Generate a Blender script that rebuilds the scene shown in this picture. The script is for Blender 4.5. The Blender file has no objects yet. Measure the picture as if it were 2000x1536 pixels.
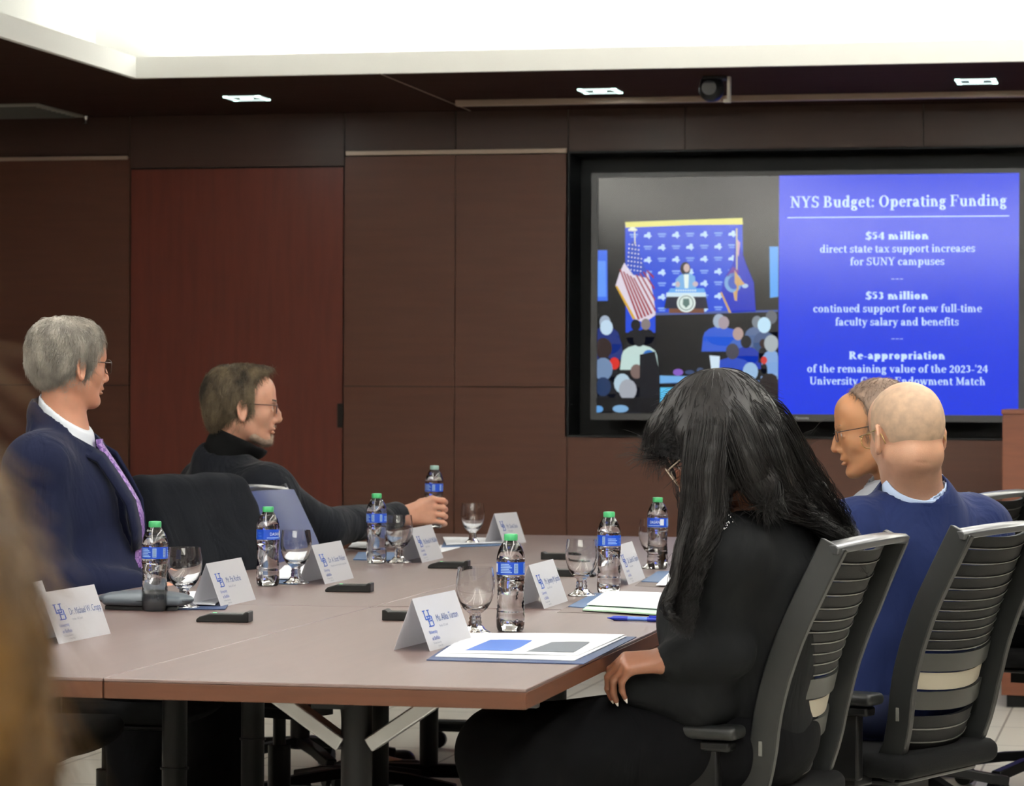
import bpy, bmesh, math, random
import numpy as np
from mathutils import Matrix, Vector
random.seed(7); RNG = np.random.default_rng(7)
PI = math.pi
C = bpy.context.scene.collection
# ---------------------------------------------------------------- camera frame (used to read positions off the photograph)
FPX = 5842.0; PSI = math.radians(12.36); ROLL = -0.0045
CAM = np.array([0.0, 0.0, 1.25])
FW = np.array([-math.sin(PSI), math.cos(PSI), 0.0]); RT = np.array([math.cos(PSI), math.sin(PSI), 0.0]); UP = np.array([0, 0, 1.0])
def ray(px, py):
    u = (px-1000)/FPX; v = -(py-768)/FPX
    # undo the slight roll: picture lines fall to the right
    u2 = u - 0.0045*v; v2 = v + 0.0045*u
    return FW + RT*u2 + UP*v2
def Wd(px, py, d): return CAM + ray(px, py)*d
def Wz(px, py, z=0.74):
    r = ray(px, py); return CAM + r*((z-1.25)/r[2])
def Wy(px, py, y):
    r = ray(px, py); return CAM + r*(y/r[1])
def V(p): return Vector((float(p[0]), float(p[1]), float(p[2])))
# ---------------------------------------------------------------- tagging
def tag(o, label=None, cat=None, group=None, kind=None):
    if label: o['label'] = label
    if cat: o['category'] = cat
    if group: o['group'] = group
    if kind: o['kind'] = kind
    return o
def empty(name, loc=(0, 0, 0), rz=0.0, label=None, cat=None, group=None):
    o = bpy.data.objects.new(name, None); C.objects.link(o); o.empty_display_size = .05
    o.location = V(loc); o.rotation_euler = (0, 0, rz)
    return tag(o, label, cat, group)
def link(name, me, mats, parent=None, world=False, smooth=False, sharp=None):
    o = bpy.data.objects.new(name, me); C.objects.link(o)
    for m in (mats if isinstance(mats, (list, tuple)) else [mats]): me.materials.append(m)
    if smooth:
        me.shade_smooth()
        if sharp: me.set_sharp_from_angle(angle=math.radians(sharp))
    if parent is not None:
        o.parent = parent
        if world:   # the mesh is given in world coordinates
            r = Matrix.Translation(parent.location) @ parent.rotation_euler.to_matrix().to_4x4()
            q = parent
            if q.parent: r = PW[q.name] @ r if q.name in PW else r
            me.transform(r.inverted())
    return o
PW = {}
def wmat(o):
    m = Matrix.Translation(o.location) @ o.rotation_euler.to_matrix().to_4x4()
    return wmat(o.parent) @ m if o.parent else m
def linkw(name, me, mats, parent, smooth=True, sharp=None):
    """mesh given in world coordinates, put under a parent"""
    me.transform(wmat(parent).inverted())
    return link(name, me, mats, parent, smooth=smooth, sharp=sharp)
def copy_tree(o, parent=None):
    c = o.copy(); C.objects.link(c); c.parent = parent
    for ch in [x for x in bpy.data.objects if x.parent == o]: copy_tree(ch, c)
    return c
# ---------------------------------------------------------------- materials
def mat(name, col, rough=.5, metal=0, spec=.5, bump=0, bscale=50, bstretch=(1, 1, 1), var=0, vscale=8, vstretch=(1, 1, 1), emit=None, es=1, trans=0, ior=1.45, coat=0, sheen=0, sss=0, col2=None, alpha=1, coatr=.05, wr=0):
    m = bpy.data.materials.new(name); m.use_nodes = True
    nt = m.node_tree; b = nt.nodes['Principled BSDF']; L = nt.links
    b.inputs['Base Color'].default_value = (*col, 1); b.inputs['Roughness'].default_value = rough
    b.inputs['Metallic'].default_value = metal; b.inputs['Specular IOR Level'].default_value = spec
    b.inputs['Transmission Weight'].default_value = trans; b.inputs['IOR'].default_value = ior
    b.inputs['Coat Weight'].default_value = coat; b.inputs['Coat Roughness'].default_value = coatr
    b.inputs['Sheen Weight'].default_value = sheen; b.inputs['Sheen Roughness'].default_value = .4
    b.inputs['Subsurface Weight'].default_value = sss; b.inputs['Subsurface Radius'].default_value = (.6, .25, .15); b.inputs['Subsurface Scale'].default_value = .012
    if emit is not None:
        b.inputs['Emission Color'].default_value = (*emit, 1); b.inputs['Emission Strength'].default_value = es
    tc = None
    def mapped(scale, st):
        nonlocal tc
        if tc is None: tc = nt.nodes.new('ShaderNodeTexCoord')
        mp = nt.nodes.new('ShaderNodeMapping'); mp.inputs['Scale'].default_value = st; L.new(tc.outputs['Object'], mp.inputs['Vector'])
        n = nt.nodes.new('ShaderNodeTexNoise'); n.inputs['Scale'].default_value = scale; n.inputs['Detail'].default_value = 5
        L.new(mp.outputs[0], n.inputs['Vector']); return n
    if var or col2:
        n = mapped(vscale, vstretch); mx = nt.nodes.new('ShaderNodeValToRGB')
        c2 = col2 if col2 else tuple(max(0, c*(1-var)) for c in col)
        c1 = col if col2 else tuple(min(1, c*(1+var)) for c in col)
        mx.color_ramp.elements[0].position = .35; mx.color_ramp.elements[1].position = .65
        mx.color_ramp.elements[0].color = (*c2, 1); mx.color_ramp.elements[1].color = (*c1, 1)
        L.new(n.outputs['Fac'], mx.inputs[0]); L.new(mx.outputs[0], b.inputs['Base Color'])
    if bump:
        n = mapped(bscale, bstretch); bp = nt.nodes.new('ShaderNodeBump'); bp.inputs['Strength'].default_value = bump; bp.inputs['Distance'].default_value = .004
        L.new(n.outputs['Fac'], bp.inputs['Height']); L.new(bp.outputs[0], b.inputs['Normal'])
    if wr:
        n = mapped(9, (1, 1, .45)); n.inputs['Detail'].default_value = 3; n.inputs['Distortion'].default_value = 1.2
        b2 = nt.nodes.new('ShaderNodeBump'); b2.inputs['Strength'].default_value = wr; b2.inputs['Distance'].default_value = .03
        L.new(n.outputs['Fac'], b2.inputs['Height']); old = b.inputs['Normal'].links
        if old: L.new(old[0].from_socket, b2.inputs['Normal'])
        L.new(b2.outputs[0], b.inputs['Normal'])
    return m
def s(r, g, b):   # sRGB 0-255 to linear
    f = lambda c: (c/255/12.92) if c/255 <= .04045 else ((c/255+.055)/1.055)**2.4
    return (f(r), f(g), f(b))
M = {}
def GM(key, *a, **k):
    if key not in M: M[key] = mat(key, *a, **k)
    return M[key]
# ---------------------------------------------------------------- mesh collecting
class MB:
    def __init__(s_): s_.v = []; s_.f = []; s_.mi = []; s_.cur = 0
    def add(s_, vs, fs):
        n = len(s_.v); s_.v += [tuple(map(float, p)) for p in vs]; s_.f += [[n+i for i in f] for f in fs]; s_.mi += [s_.cur]*len(fs); return s_
    def box(s_, c, d, R=None):
        pts = []
        for k in range(8):
            p = np.array([(k & 1)-.5, ((k >> 1) & 1)-.5, ((k >> 2) & 1)-.5])*np.array(d)
            if R is not None: p = R @ p
            pts.append(np.array(c)+p)
        return s_.add(pts, [(0, 2, 3, 1), (4, 5, 7, 6), (0, 1, 5, 4), (2, 6, 7, 3), (0, 4, 6, 2), (1, 3, 7, 5)])
    def bx(s_, x0, x1, y0, y1, z0, z1): return s_.box(((x0+x1)/2, (y0+y1)/2, (z0+z1)/2), (x1-x0, y1-y0, z1-z0))
    def tube(s_, pts, r, n=8, cap=True):
        pts = [np.array(p, float) for p in pts]; rs = r if isinstance(r, (list, tuple, np.ndarray)) else [r]*len(pts)
        vs = []; fs = []; prev = None
        for i, p in enumerate(pts):
            t = pts[min(i+1, len(pts)-1)]-pts[max(i-1, 0)]; t = t/(np.linalg.norm(t)+1e-9)
            if prev is None:
                a = np.array([0, 0, 1.0]) if abs(t[2]) < .9 else np.array([1.0, 0, 0])
            else: a = prev
            e = a - t*np.dot(a, t); e /= np.linalg.norm(e)+1e-9; b = np.cross(t, e); prev = e
            for k in range(n):
                an = 2*PI*k/n; vs.append(p+rs[i]*(e*math.cos(an)+b*math.sin(an)))
        for i in range(len(pts)-1):
            for k in range(n):
                a = i*n+k; b2 = i*n+(k+1) % n; fs.append((a, b2, b2+n, a+n))
        if cap: fs.append(tuple(range(n))[::-1]); fs.append(tuple((len(pts)-1)*n+k for k in range(n)))
        return s_.add(vs, fs)
    def sweep(s_, pts, prof, ups):
        """closed profile (list of (a,b)) swept along pts; ups gives the b axis, a axis = side"""
        vs = []; fs = []; n = len(prof(0)) if callable(prof) else len(prof)
        for i, p in enumerate(pts):
            p = np.array(p, float); t = np.array(pts[min(i+1, len(pts)-1)], float)-np.array(pts[max(i-1, 0)], float); t /= np.linalg.norm(t)
            u = np.array(ups[i] if isinstance(ups, list) else ups, float); u = u-t*np.dot(u, t); u /= np.linalg.norm(u); sd = np.cross(t, u)
            for a, b in (prof if not callable(prof) else prof(i)): vs.append(p+sd*a+u*b)
        for i in range(len(pts)-1):
            for k in range(n):
                a = i*n+k; b2 = i*n+(k+1) % n; fs.append((a, b2, b2+n, a+n))
        fs.append(tuple(range(n))[::-1]); fs.append(tuple((len(pts)-1)*n+k for k in range(n)))
        return s_.add(vs, fs)
    def lathe(s_, prof, n=32, c=(0, 0, 0), cap=True, mod=None):
        vs = []; fs = []
        for r, z in prof:
            for k in range(n):
                an = 2*PI*k/n; rr = r*(mod(an, z) if mod else 1); vs.append((c[0]+rr*math.cos(an), c[1]+rr*math.sin(an), c[2]+z))
        for i in range(len(prof)-1):
            for k in range(n):
                a = i*n+k; b2 = i*n+(k+1) % n; fs.append((a, b2, b2+n, a+n))
        if cap: fs.append(tuple(range(n))[::-1]); fs.append(tuple((len(prof)-1)*n+k for k in range(n)))
        return s_.add(vs, fs)
    def poly(s_, pts): return s_.add(pts, [tuple(range(len(pts)))])
    def mesh(s_, name='m'):
        me = bpy.data.meshes.new(name); me.from_pydata(s_.v, [], s_.f); me.polygons.foreach_set('material_index', s_.mi); me.update(); return me
    def obj(s_, name, mats, parent=None, smooth=False, sharp=40, bevel=0, seg=2, loc=None):
        me = s_.mesh(name)
        bm = bmesh.new(); bm.from_mesh(me); bmesh.ops.recalc_face_normals(bm, faces=bm.faces); bm.to_mesh(me); bm.free()
        o = link(name, me, mats, parent, smooth=smooth, sharp=sharp)
        if bevel:
            b = o.modifiers.new('bevel', 'BEVEL'); b.width = bevel; b.segments = seg; b.limit_method = 'ANGLE'; b.angle_limit = math.radians(40)
            me.shade_smooth(); me.set_sharp_from_angle(angle=math.radians(45))
        if loc is not None: o.location = V(loc)
        return o
def rotz(a): c, s_ = math.cos(a), math.sin(a); return np.array([[c, -s_, 0], [s_, c, 0], [0, 0, 1.0]])
def frame(f, up=(0, 0, 1)):
    """3x3 with columns forward, left, up"""
    f = np.array(f, float); f /= np.linalg.norm(f); l = np.cross(up, f); l /= np.linalg.norm(l); u = np.cross(f, l)
    return np.stack([f, l, u], 1)
# ---------------------------------------------------------------- implicit surfaces
def axis(lo, hi, fine, step_f, step_c):
    out = [lo]; x = lo
    while x < hi:
        f = any(a-.012 <= x <= b+.006 for a, b in fine)
        x += step_f if f else step_c; out.append(x)
    return np.array(out, np.float32)
class Field:
    def __init__(s_, xs, ys, zs):
        s_.x, s_.y, s_.z = xs, ys, zs; s_.F = np.full((len(xs), len(ys), len(zs)), .3, np.float32)
        s_.R = np.eye(3); s_.t = np.zeros(3); s_.s = 1.0
    def setM(s_, R=None, t=None, sc=1.0):
        s_.R = np.eye(3) if R is None else np.array(R); s_.t = np.zeros(3) if t is None else np.array(t, float); s_.s = sc
    def tw(s_, p): return s_.R @ (np.array(p, float)*s_.s) + s_.t
    def _apply(s_, lo, hi, fn, k, mode):
        pad = k+.03
        ix = [slice(max(0, np.searchsorted(a, l-pad)-1), np.searchsorted(a, h+pad)+1) for a, l, h in zip((s_.x, s_.y, s_.z), lo, hi)]
        X = s_.x[ix[0]][:, None, None]; Y = s_.y[ix[1]][None, :, None]; Z = s_.z[ix[2]][None, None, :]
        sub = s_.F[ix[0], ix[1], ix[2]]
        if sub.size == 0: return
        d = fn(X, Y, Z).astype(np.float32); k = max(k, 1e-5)
        if mode == 'u':
            h = np.clip(.5+.5*(d-sub)/k, 0, 1); r = d*(1-h)+sub*h-k*h*(1-h)
        elif mode == 's':
            d = -d; h = np.clip(.5-.5*(d-sub)/k, 0, 1); r = d*(1-h)+sub*h+k*h*(1-h)
        elif mode == 'i':
            h = np.clip(.5-.5*(d-sub)/k, 0, 1); r = d*(1-h)+sub*h+k*h*(1-h)
        s_.F[ix[0], ix[1], ix[2]] = r
    def ell(s_, c, r, k=.01, mode='u', A=None):
        R = s_.R if A is None else s_.R @ np.array(A); c = s_.tw(c); r = np.array(r, float)*s_.s
        def fn(X, Y, Z):
            x, y, z = X-c[0], Y-c[1], Z-c[2]
            q = [R[0, i]*x+R[1, i]*y+R[2, i]*z for i in range(3)]
            k0 = np.sqrt((q[0]/r[0])**2+(q[1]/r[1])**2+(q[2]/r[2])**2); k1 = np.sqrt((q[0]/r[0]**2)**2+(q[1]/r[1]**2)**2+(q[2]/r[2]**2)**2)+1e-9
            return k0*(k0-1)/k1
        m = float(max(r)); s_._apply(c-m, c+m, fn, k, mode)
    def cap(s_, a, b, ra, rb, k=.01, mode='u', flat=None):
        a, b = s_.tw(a), s_.tw(b); ra *= s_.s; rb *= s_.s; ab = b-a; L2 = float(ab@ab)+1e-12
        def fn(X, Y, Z):
            x, y, z = X-a[0], Y-a[1], Z-a[2]
            t = np.clip((x*ab[0]+y*ab[1]+z*ab[2])/L2, 0, 1)
            return np.sqrt((x-t*ab[0])**2+(y-t*ab[1])**2+(z-t*ab[2])**2)-(ra+(rb-ra)*t)
        m = max(ra, rb); s_._apply(np.minimum(a, b)-m, np.maximum(a, b)+m, fn, k, mode)
    def chain(s_, pts, rs, k=.01, mode='u'):
        for i in range(len(pts)-1): s_.cap(pts[i], pts[i+1], rs[i], rs[i+1], k, mode)
    def box(s_, c, h, r=.005, k=.005, mode='u', A=None):
        R = s_.R if A is None else s_.R @ np.array(A); c = s_.tw(c); h = np.array(h, float)*s_.s
        def fn(X, Y, Z):
            x, y, z = X-c[0], Y-c[1], Z-c[2]
            q = [np.abs(R[0, i]*x+R[1, i]*y+R[2, i]*z)-h[i]+r for i in range(3)]
            return np.sqrt(sum(np.maximum(v, 0)**2 for v in q))+np.minimum(np.maximum(q[0], np.maximum(q[1], q[2])), 0)-r
        m = float(np.linalg.norm(h)); s_._apply(c-m, c+m, fn, k, mode)
    def cut(s_, fn, k=.006, mode='i'):
        """fn gets coordinates in the current local frame"""
        def g(X, Y, Z):
            x, y, z = X-s_.t[0], Y-s_.t[1], Z-s_.t[2]
            q = [(s_.R[0, i]*x+s_.R[1, i]*y+s_.R[2, i]*z)/s_.s for i in range(3)]
            return fn(*q)*s_.s
        s_._apply((s_.x[0], s_.y[0], s_.z[0]), (s_.x[-1], s_.y[-1], s_.z[-1]), g, k, mode)
    def folds(s_, amp, freq, seed=0):
        r = np.random.default_rng(seed); X = s_.x[:, None, None]; Y = s_.y[None, :, None]; Z = s_.z[None, None, :]
        n = 0
        for i in range(5):
            w = r.normal(size=3)*freq*(1+.4*i); ph = r.uniform(0, 6.28, 3)
            n = n+np.sin(w[0]*X+w[1]*Y+w[2]*Z+ph[0]+1.3*np.sin(w[1]*X*.7-w[2]*Y*.6+w[0]*Z*.5+ph[1]))/(1+.5*i)
        s_.F += (amp*.5*n).astype(np.float32)
    def mesh(s_, name='m', smooth_it=1):
        F = s_.F; xs, ys, zs = s_.x, s_.y, s_.z; I = F < 0
        for sl in ((0,), (-1,)):
            I[sl[0]] = False; I[:, sl[0]] = False; I[:, :, sl[0]] = False
        F = np.where(I, F, np.abs(F)+1e-6)
        cnt = np.zeros(tuple(n-1 for n in I.shape), np.uint8)
        for dx in (0, 1):
            for dy in (0, 1):
                for dz in (0, 1): cnt += I[dx:I.shape[0]-1+dx, dy:I.shape[1]-1+dy, dz:I.shape[2]-1+dz]
        act = (cnt > 0) & (cnt < 8); idx = np.argwhere(act); vid = np.full(act.shape, -1, np.int32); vid[act] = np.arange(len(idx))
        i, j, k = idx.T; P = np.zeros((len(idx), 3)); N = np.zeros(len(idx)); co = (xs, ys, zs)
        for ax in range(3):
            o1, o2 = [a for a in range(3) if a != ax]
            for a in (0, 1):
                for b in (0, 1):
                    q0 = [i.copy(), j.copy(), k.copy()]; q0[o1] += a; q0[o2] += b; q1 = [v.copy() for v in q0]; q1[ax] += 1
                    f0 = F[tuple(q0)]; f1 = F[tuple(q1)]; m = (f0 < 0) != (f1 < 0); t = np.where(m, f0/(f0-f1+1e-12), 0)
                    pt = [co[d][q0[d]] for d in range(3)]; pt[ax] = pt[ax]+t*(co[ax][q1[ax]]-co[ax][q0[ax]])
                    for d in range(3): P[:, d] += np.where(m, pt[d], 0)
                    N += m
        P /= N[:, None]
        quads = []
        for ax in range(3):
            o1, o2 = [a for a in range(3) if a != ax]
            sa = [slice(1, -1)]*3; sb = [slice(1, -1)]*3; sa[ax] = slice(0, -1); sb[ax] = slice(1, None)
            A = I[tuple(sa)]; B = I[tuple(sb)]; ch = np.argwhere(A != B)
            if len(ch) == 0: continue
            av = A[tuple(ch.T)]; base = ch.copy(); base[:, o1] += 1; base[:, o2] += 1
            def cell(d1, d2):
                c = base.copy(); c[:, o1] += d1; c[:, o2] += d2; return vid[tuple(c.T)]
            q = np.stack([cell(-1, -1), cell(0, -1), cell(0, 0), cell(-1, 0)], 1)
            flip = av if ax != 1 else ~av
            q[~flip] = q[~flip][:, ::-1]; quads.append(q)
        Q = np.concatenate(quads)
        # a little Laplacian smoothing
        for _ in range(smooth_it):
            S = np.zeros_like(P); W = np.zeros(len(P))
            for a in range(4):
                b = (a+1) % 4
                np.add.at(S, Q[:, a], P[Q[:, b]]); np.add.at(W, Q[:, a], 1)
                np.add.at(S, Q[:, b], P[Q[:, a]]); np.add.at(W, Q[:, b], 1)
            P = P*.5+.5*S/np.maximum(W, 1)[:, None]
        me = bpy.data.meshes.new(name); me.vertices.add(len(P)); me.vertices.foreach_set('co', P.astype(np.float32).ravel())
        me.loops.add(len(Q)*4); me.loops.foreach_set('vertex_index', Q.ravel().astype(np.int32))
        me.polygons.add(len(Q)); me.polygons.foreach_set('loop_start', np.arange(0, len(Q)*4, 4, dtype=np.int32))
        try: me.polygons.foreach_set('loop_total', np.full(len(Q), 4, np.int32))
        except Exception: pass
        me.update(calc_edges=True); me.validate(); me.shade_smooth()
        return me
def ufield(lo, hi, st):
    return Field(*[np.arange(l, h, st).astype(np.float32) for l, h in zip(lo, hi)])
def keep_large(me, frac=.03):
    """drop stray specks"""
    bm = bmesh.new(); bm.from_mesh(me); seen = set(); isl = []
    bm.verts.ensure_lookup_table()
    for v in bm.verts:
        if v.index in seen: continue
        st = [v]; seen.add(v.index); cur = []
        while st:
            w = st.pop(); cur.append(w)
            for e in w.link_edges:
                o = e.other_vert(w)
                if o.index not in seen: seen.add(o.index); st.append(o)
        isl.append(cur)
    m = max(len(c) for c in isl); kill = [v for c in isl if len(c) < m*frac for v in c]
    if kill: bmesh.ops.delete(bm, geom=kill, context='VERTS')
    bm.to_mesh(me); bm.free(); me.update(); me.shade_smooth(); return me
# ---------------------------------------------------------------- text (built-in font) as flat mesh
_tc = {}
def text_geo(t, spacing=1.0):
    if (t, spacing) in _tc: return _tc[(t, spacing)]
    cu = bpy.data.curves.new('t', 'FONT'); cu.body = t; cu.size = 1; cu.space_character = spacing; cu.resolution_u = 3
    o = bpy.data.objects.new('t', cu); C.objects.link(o); dg = bpy.context.evaluated_depsgraph_get()
    me = o.evaluated_get(dg).to_mesh(); vs = [tuple(v.co) for v in me.vertices]; fs = [tuple(p.vertices) for p in me.polygons]
    o.evaluated_get(dg).to_mesh_clear(); bpy.data.objects.remove(o); bpy.data.curves.remove(cu)
    w = max(v[0] for v in vs) if vs else 1
    _tc[(t, spacing)] = (vs, fs, w); return _tc[(t, spacing)]
def put_text(mb, t, org, ex, ey, h, width=None, align='l'):
    """flat text: org = baseline start; ex, ey unit axes; h = size; width = squeeze to this width"""
    vs, fs, w = text_geo(t); sx = h if width is None else width/w; off = {'l': 0, 'c': -w*sx/2, 'r': -w*sx}[align]
    org, ex, ey = map(lambda a: np.array(a, float), (org, ex, ey))
    mb.add([org+ex*(v[0]*sx+off)+ey*(v[1]*h) for v in vs], fs)
# ================================================================ the room
TZ = .74; WY = 13.2; SOF = 2.53
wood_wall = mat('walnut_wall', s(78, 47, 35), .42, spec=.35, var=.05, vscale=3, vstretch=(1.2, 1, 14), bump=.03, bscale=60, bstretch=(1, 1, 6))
wood_shaded = mat('walnut_upper_wall', s(58, 39, 32), .42, spec=.35, var=.05, vscale=3, vstretch=(1.2, 1, 14))  # same walnut, with the shade under the soffit put into its colour
wood_red = mat('reddish_wood', s(86, 38, 27), .42, spec=.4, var=.08, vscale=3, vstretch=(14, 1, 1.2))
soffit_m = mat('soffit_wood', s(52, 36, 31), .8, spec=.02, var=.1, vscale=3, vstretch=(1, 10, 1))
dark_gap = mat('dark_gap', s(12, 9, 8), .8)
alu = mat('brushed_rail', s(170, 150, 135), .4, metal=.3)
white_paint = mat('white_ceiling_paint', s(249, 250, 246), .8)
def struct(mb, name, m, bevel=0, **k):
    o = mb.obj(name, m, bevel=bevel, **k); o['kind'] = 'structure'; return o
fl = MB(); fl.bx(-6.2, 3.0, -3, 14, -.1, 0)
floor_m = mat('cream_floor', s(196, 190, 176), .35, spec=.5, var=.04, vscale=4)
nt = floor_m.node_tree; br = nt.nodes.new('ShaderNodeTexBrick'); br.inputs['Scale'].default_value = 1; br.offset = 0
br.inputs['Brick Width'].default_value = .6; br.inputs['Row Height'].default_value = .6; br.inputs['Mortar Size'].default_value = .004
br.inputs['Color1'].default_value = (*s(238, 234, 222), 1); br.inputs['Color2'].default_value = (*s(234, 230, 217), 1); br.inputs['Mortar'].default_value = (*s(150, 142, 130), 1)
tcn = nt.nodes.new('ShaderNodeTexCoord'); nt.links.new(tcn.outputs['Object'], br.inputs['Vector']); nt.links.new(br.outputs['Color'], nt.nodes['Principled BSDF'].inputs['Base Color'])
struct(fl, 'floor', floor_m)
# back (screen) wall: one structure whose panels are separated by narrow grooves
def wx(px): return float(Wy(px, 500, WY)[0])
def wz(py, px=1100): return float(Wy(px, py, WY)[2])
XL = -6.0; XR = 2.8
xs_ = {k: wx(k) for k in (253, 672, 889, 1109, 1337, 1803)}
zs_ = {'seam': wz(754, 500), 'door': wz(327, 450), 'niche_t': wz(292, 1500), 'niche_b': wz(856, 1500), 'rail': wz(298, 850), 'rail0': wz(310, 120)}
def panel(mb, x0, x1, z0, z1, g=.0018, y=WY): mb.bx(x0+g, x1-g, y, y+.02, z0+g, z1-g)
NX1 = wx(2062)
wb = MB(); wb.bx(XL, XR, WY+.02, WY+.1, 0, 2.7); 
wall = struct(MB().bx(XL, xs_[1109], WY+.018, WY+.12, 0, 2.7).bx(NX1, XR, WY+.018, WY+.12, 0, 2.7).bx(xs_[1109], NX1, WY+.018, WY+.12, 0, zs_['niche_b']).bx(xs_[1109], NX1, WY+.018, WY+.12, zs_['niche_t'], 2.7).bx(xs_[1109]-.1, NX1+.1, WY+.3, WY+.4, .5, 2.7), 'wall_back', dark_gap)
p1 = MB()
for a, b in ((XL, xs_[253]), (xs_[672], xs_[889]), (xs_[889], xs_[1109])): panel(p1, a, b, 0, zs_['seam'])
panel(p1, XL, xs_[253], zs_['seam'], zs_['rail0']); panel(p1, xs_[672], xs_[889], zs_['seam'], zs_['rail']-.012); panel(p1, xs_[889], xs_[1109], zs_['seam'], zs_['rail']-.012)
xb = wx(1332)
panel(p1, xs_[1109], xb, 0, zs_['niche_b']); panel(p1, xb, wx(1800), 0, zs_['niche_b']); panel(p1, wx(1800), NX1, 0, zs_['niche_b'])
panel(p1, NX1, XR, 0, zs_['niche_t'])
p1.obj('wall_panels', wood_wall, wall)
p2 = MB()
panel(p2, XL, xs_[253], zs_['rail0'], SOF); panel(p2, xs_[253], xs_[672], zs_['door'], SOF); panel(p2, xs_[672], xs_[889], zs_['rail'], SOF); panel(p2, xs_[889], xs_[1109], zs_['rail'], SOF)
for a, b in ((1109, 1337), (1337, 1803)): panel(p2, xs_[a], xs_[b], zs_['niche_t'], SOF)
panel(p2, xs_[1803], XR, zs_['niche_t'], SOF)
p2.obj('upper_wall_panels', wood_shaded, wall)
nb = MB(); nm = mat('black_niche', s(14, 15, 18), .6)
nx0, nx1, nz0, nz1 = xs_[1109], NX1, zs_['niche_b'], zs_['niche_t']
nb.bx(nx0, nx1, WY+.28, WY+.30, nz0, nz1).bx(nx0-.01, nx0+.005, WY, WY+.3, nz0, nz1).bx(nx1-.005, nx1+.01, WY, WY+.3, nz0, nz1).bx(nx0, nx1, WY, WY+.3, nz1-.005, nz1+.005).bx(nx0, nx1, WY, WY+.3, nz0-.005, nz0+.005)
nb.obj('screen_niche', nm, wall)
d = MB(); d.bx(xs_[253]+.006, xs_[672]-.006, WY+.003, WY+.03, .012, zs_['door']-.006)
dr = struct(d, 'door_1', wood_red)
hz = wz(812, 666)
MB().bx(wx(661), wx(671), WY-.008, WY+.004, hz-.055, hz+.055).obj('hinge', mat('dark_hinge', s(30, 24, 22), .4, metal=.6), dr, bevel=.002)
# rails
struct(MB().bx(XL, xs_[253]-.01, WY-.02, WY+.005, zs_['rail0']-.008, zs_['rail0']+.008), 'trim_1', alu, bevel=.002)
struct(MB().bx(xs_[672]+.01, xs_[1109]-.005, WY-.02, WY+.005, zs_['rail']-.01, zs_['rail']+.01), 'trim_2', alu, bevel=.002)
# long rail at the top of the wall, hung from the soffit
ra = Wy(892, 205, 12.75); rb_ = Wy(2400, 169, 12.75); rz_ = (ra[2]+Wy(2000, 181, 12.75)[2])/2
rail = struct(MB().bx(ra[0], XR-.02, 12.72, 12.77, rz_-.013, rz_+.013), 'trim_3', alu, bevel=.002)
br_ = MB()
for px in (1093, 1322, 1558, 1798): br_.bx(wx(px)*12.75/WY-.008, wx(px)*12.75/WY+.008, 12.735, 12.755, rz_+.01, SOF+.01)
br_.obj('hanger', alu, rail)
struct(MB().bx(XL-.1, XL, -3, 13.4, 0, 3.1), 'wall_left', wood_wall)
struct(MB().bx(XR, XR+.1, -3, 13.4, 0, 3.1), 'wall_right', wood_wall)
struct(MB().bx(XL-.1, XR+.1, -3.1, -3, 0, 3.1), 'wall_front', mat('pale_wall', s(175, 168, 155), .8))
# soffit with its recessed tray
TX0, TX1, TY0, TY1 = -4.12, .9, -1.6, 11.6; TT = 2.615; CZ = 2.93; LED = .28
sf = MB()
for x0, x1, y0, y1 in ((XL, TX0, -3, 13.2), (TX1, XR, -3, 13.2), (TX0, TX1, TY1, 13.2), (TX0, TX1, -3, TY0)): sf.bx(x0, x1, y0, y1, SOF, SOF+.03)
sof = struct(sf, 'ceiling', soffit_m)
MB().bx(TX0+.02, TX0+.02+.001, 0, .001, SOF, SOF+.001)
jo = MB(); jp = Wz(757, 150, SOF); jo.bx(jp[0]-.003, jp[0]+.003, TY1, 13.2, SOF-.0015, SOF+.001); jo.obj('joint', alu, sof)
tr = MB(); w = .02   # white lip of the tray
tr.bx(TX0-w, TX0+.004, TY0, TY1, SOF-.001, TT).bx(TX1-.004, TX1+w, TY0, TY1, SOF-.001, TT).bx(TX0-w, TX1+w, TY1-.004, TY1+w, SOF-.001, TT).bx(TX0-w, TX1+w, TY0-w, TY0+.004, SOF-.001, TT)
struct(tr, 'trim_4', white_paint)
cv = MB(); a0, a1, b0, b1 = TX0-LED, TX1+LED, TY0-LED, TY1+LED
cv.bx(a0, TX0-w, b0, b1, TT-.03, TT-.025).bx(TX1+w, a1, b0, b1, TT-.03, TT-.025).bx(a0, a1, TY1+w, b1, TT-.03, TT-.025).bx(a0, a1, b0, TY0-w, TT-.03, TT-.025)
cv.bx(a0-.02, a0, b0, b1, TT-.03, CZ).bx(a1, a1+.02, b0, b1, TT-.03, CZ).bx(a0, a1, b1, b1+.02, TT-.03, CZ).bx(a0, a1, b0-.02, b0, TT-.03, CZ).bx(a0-.02, a1+.02, b0-.02, b1+.02, CZ, CZ+.03)
cv.obj('tray', white_paint, sof)
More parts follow.
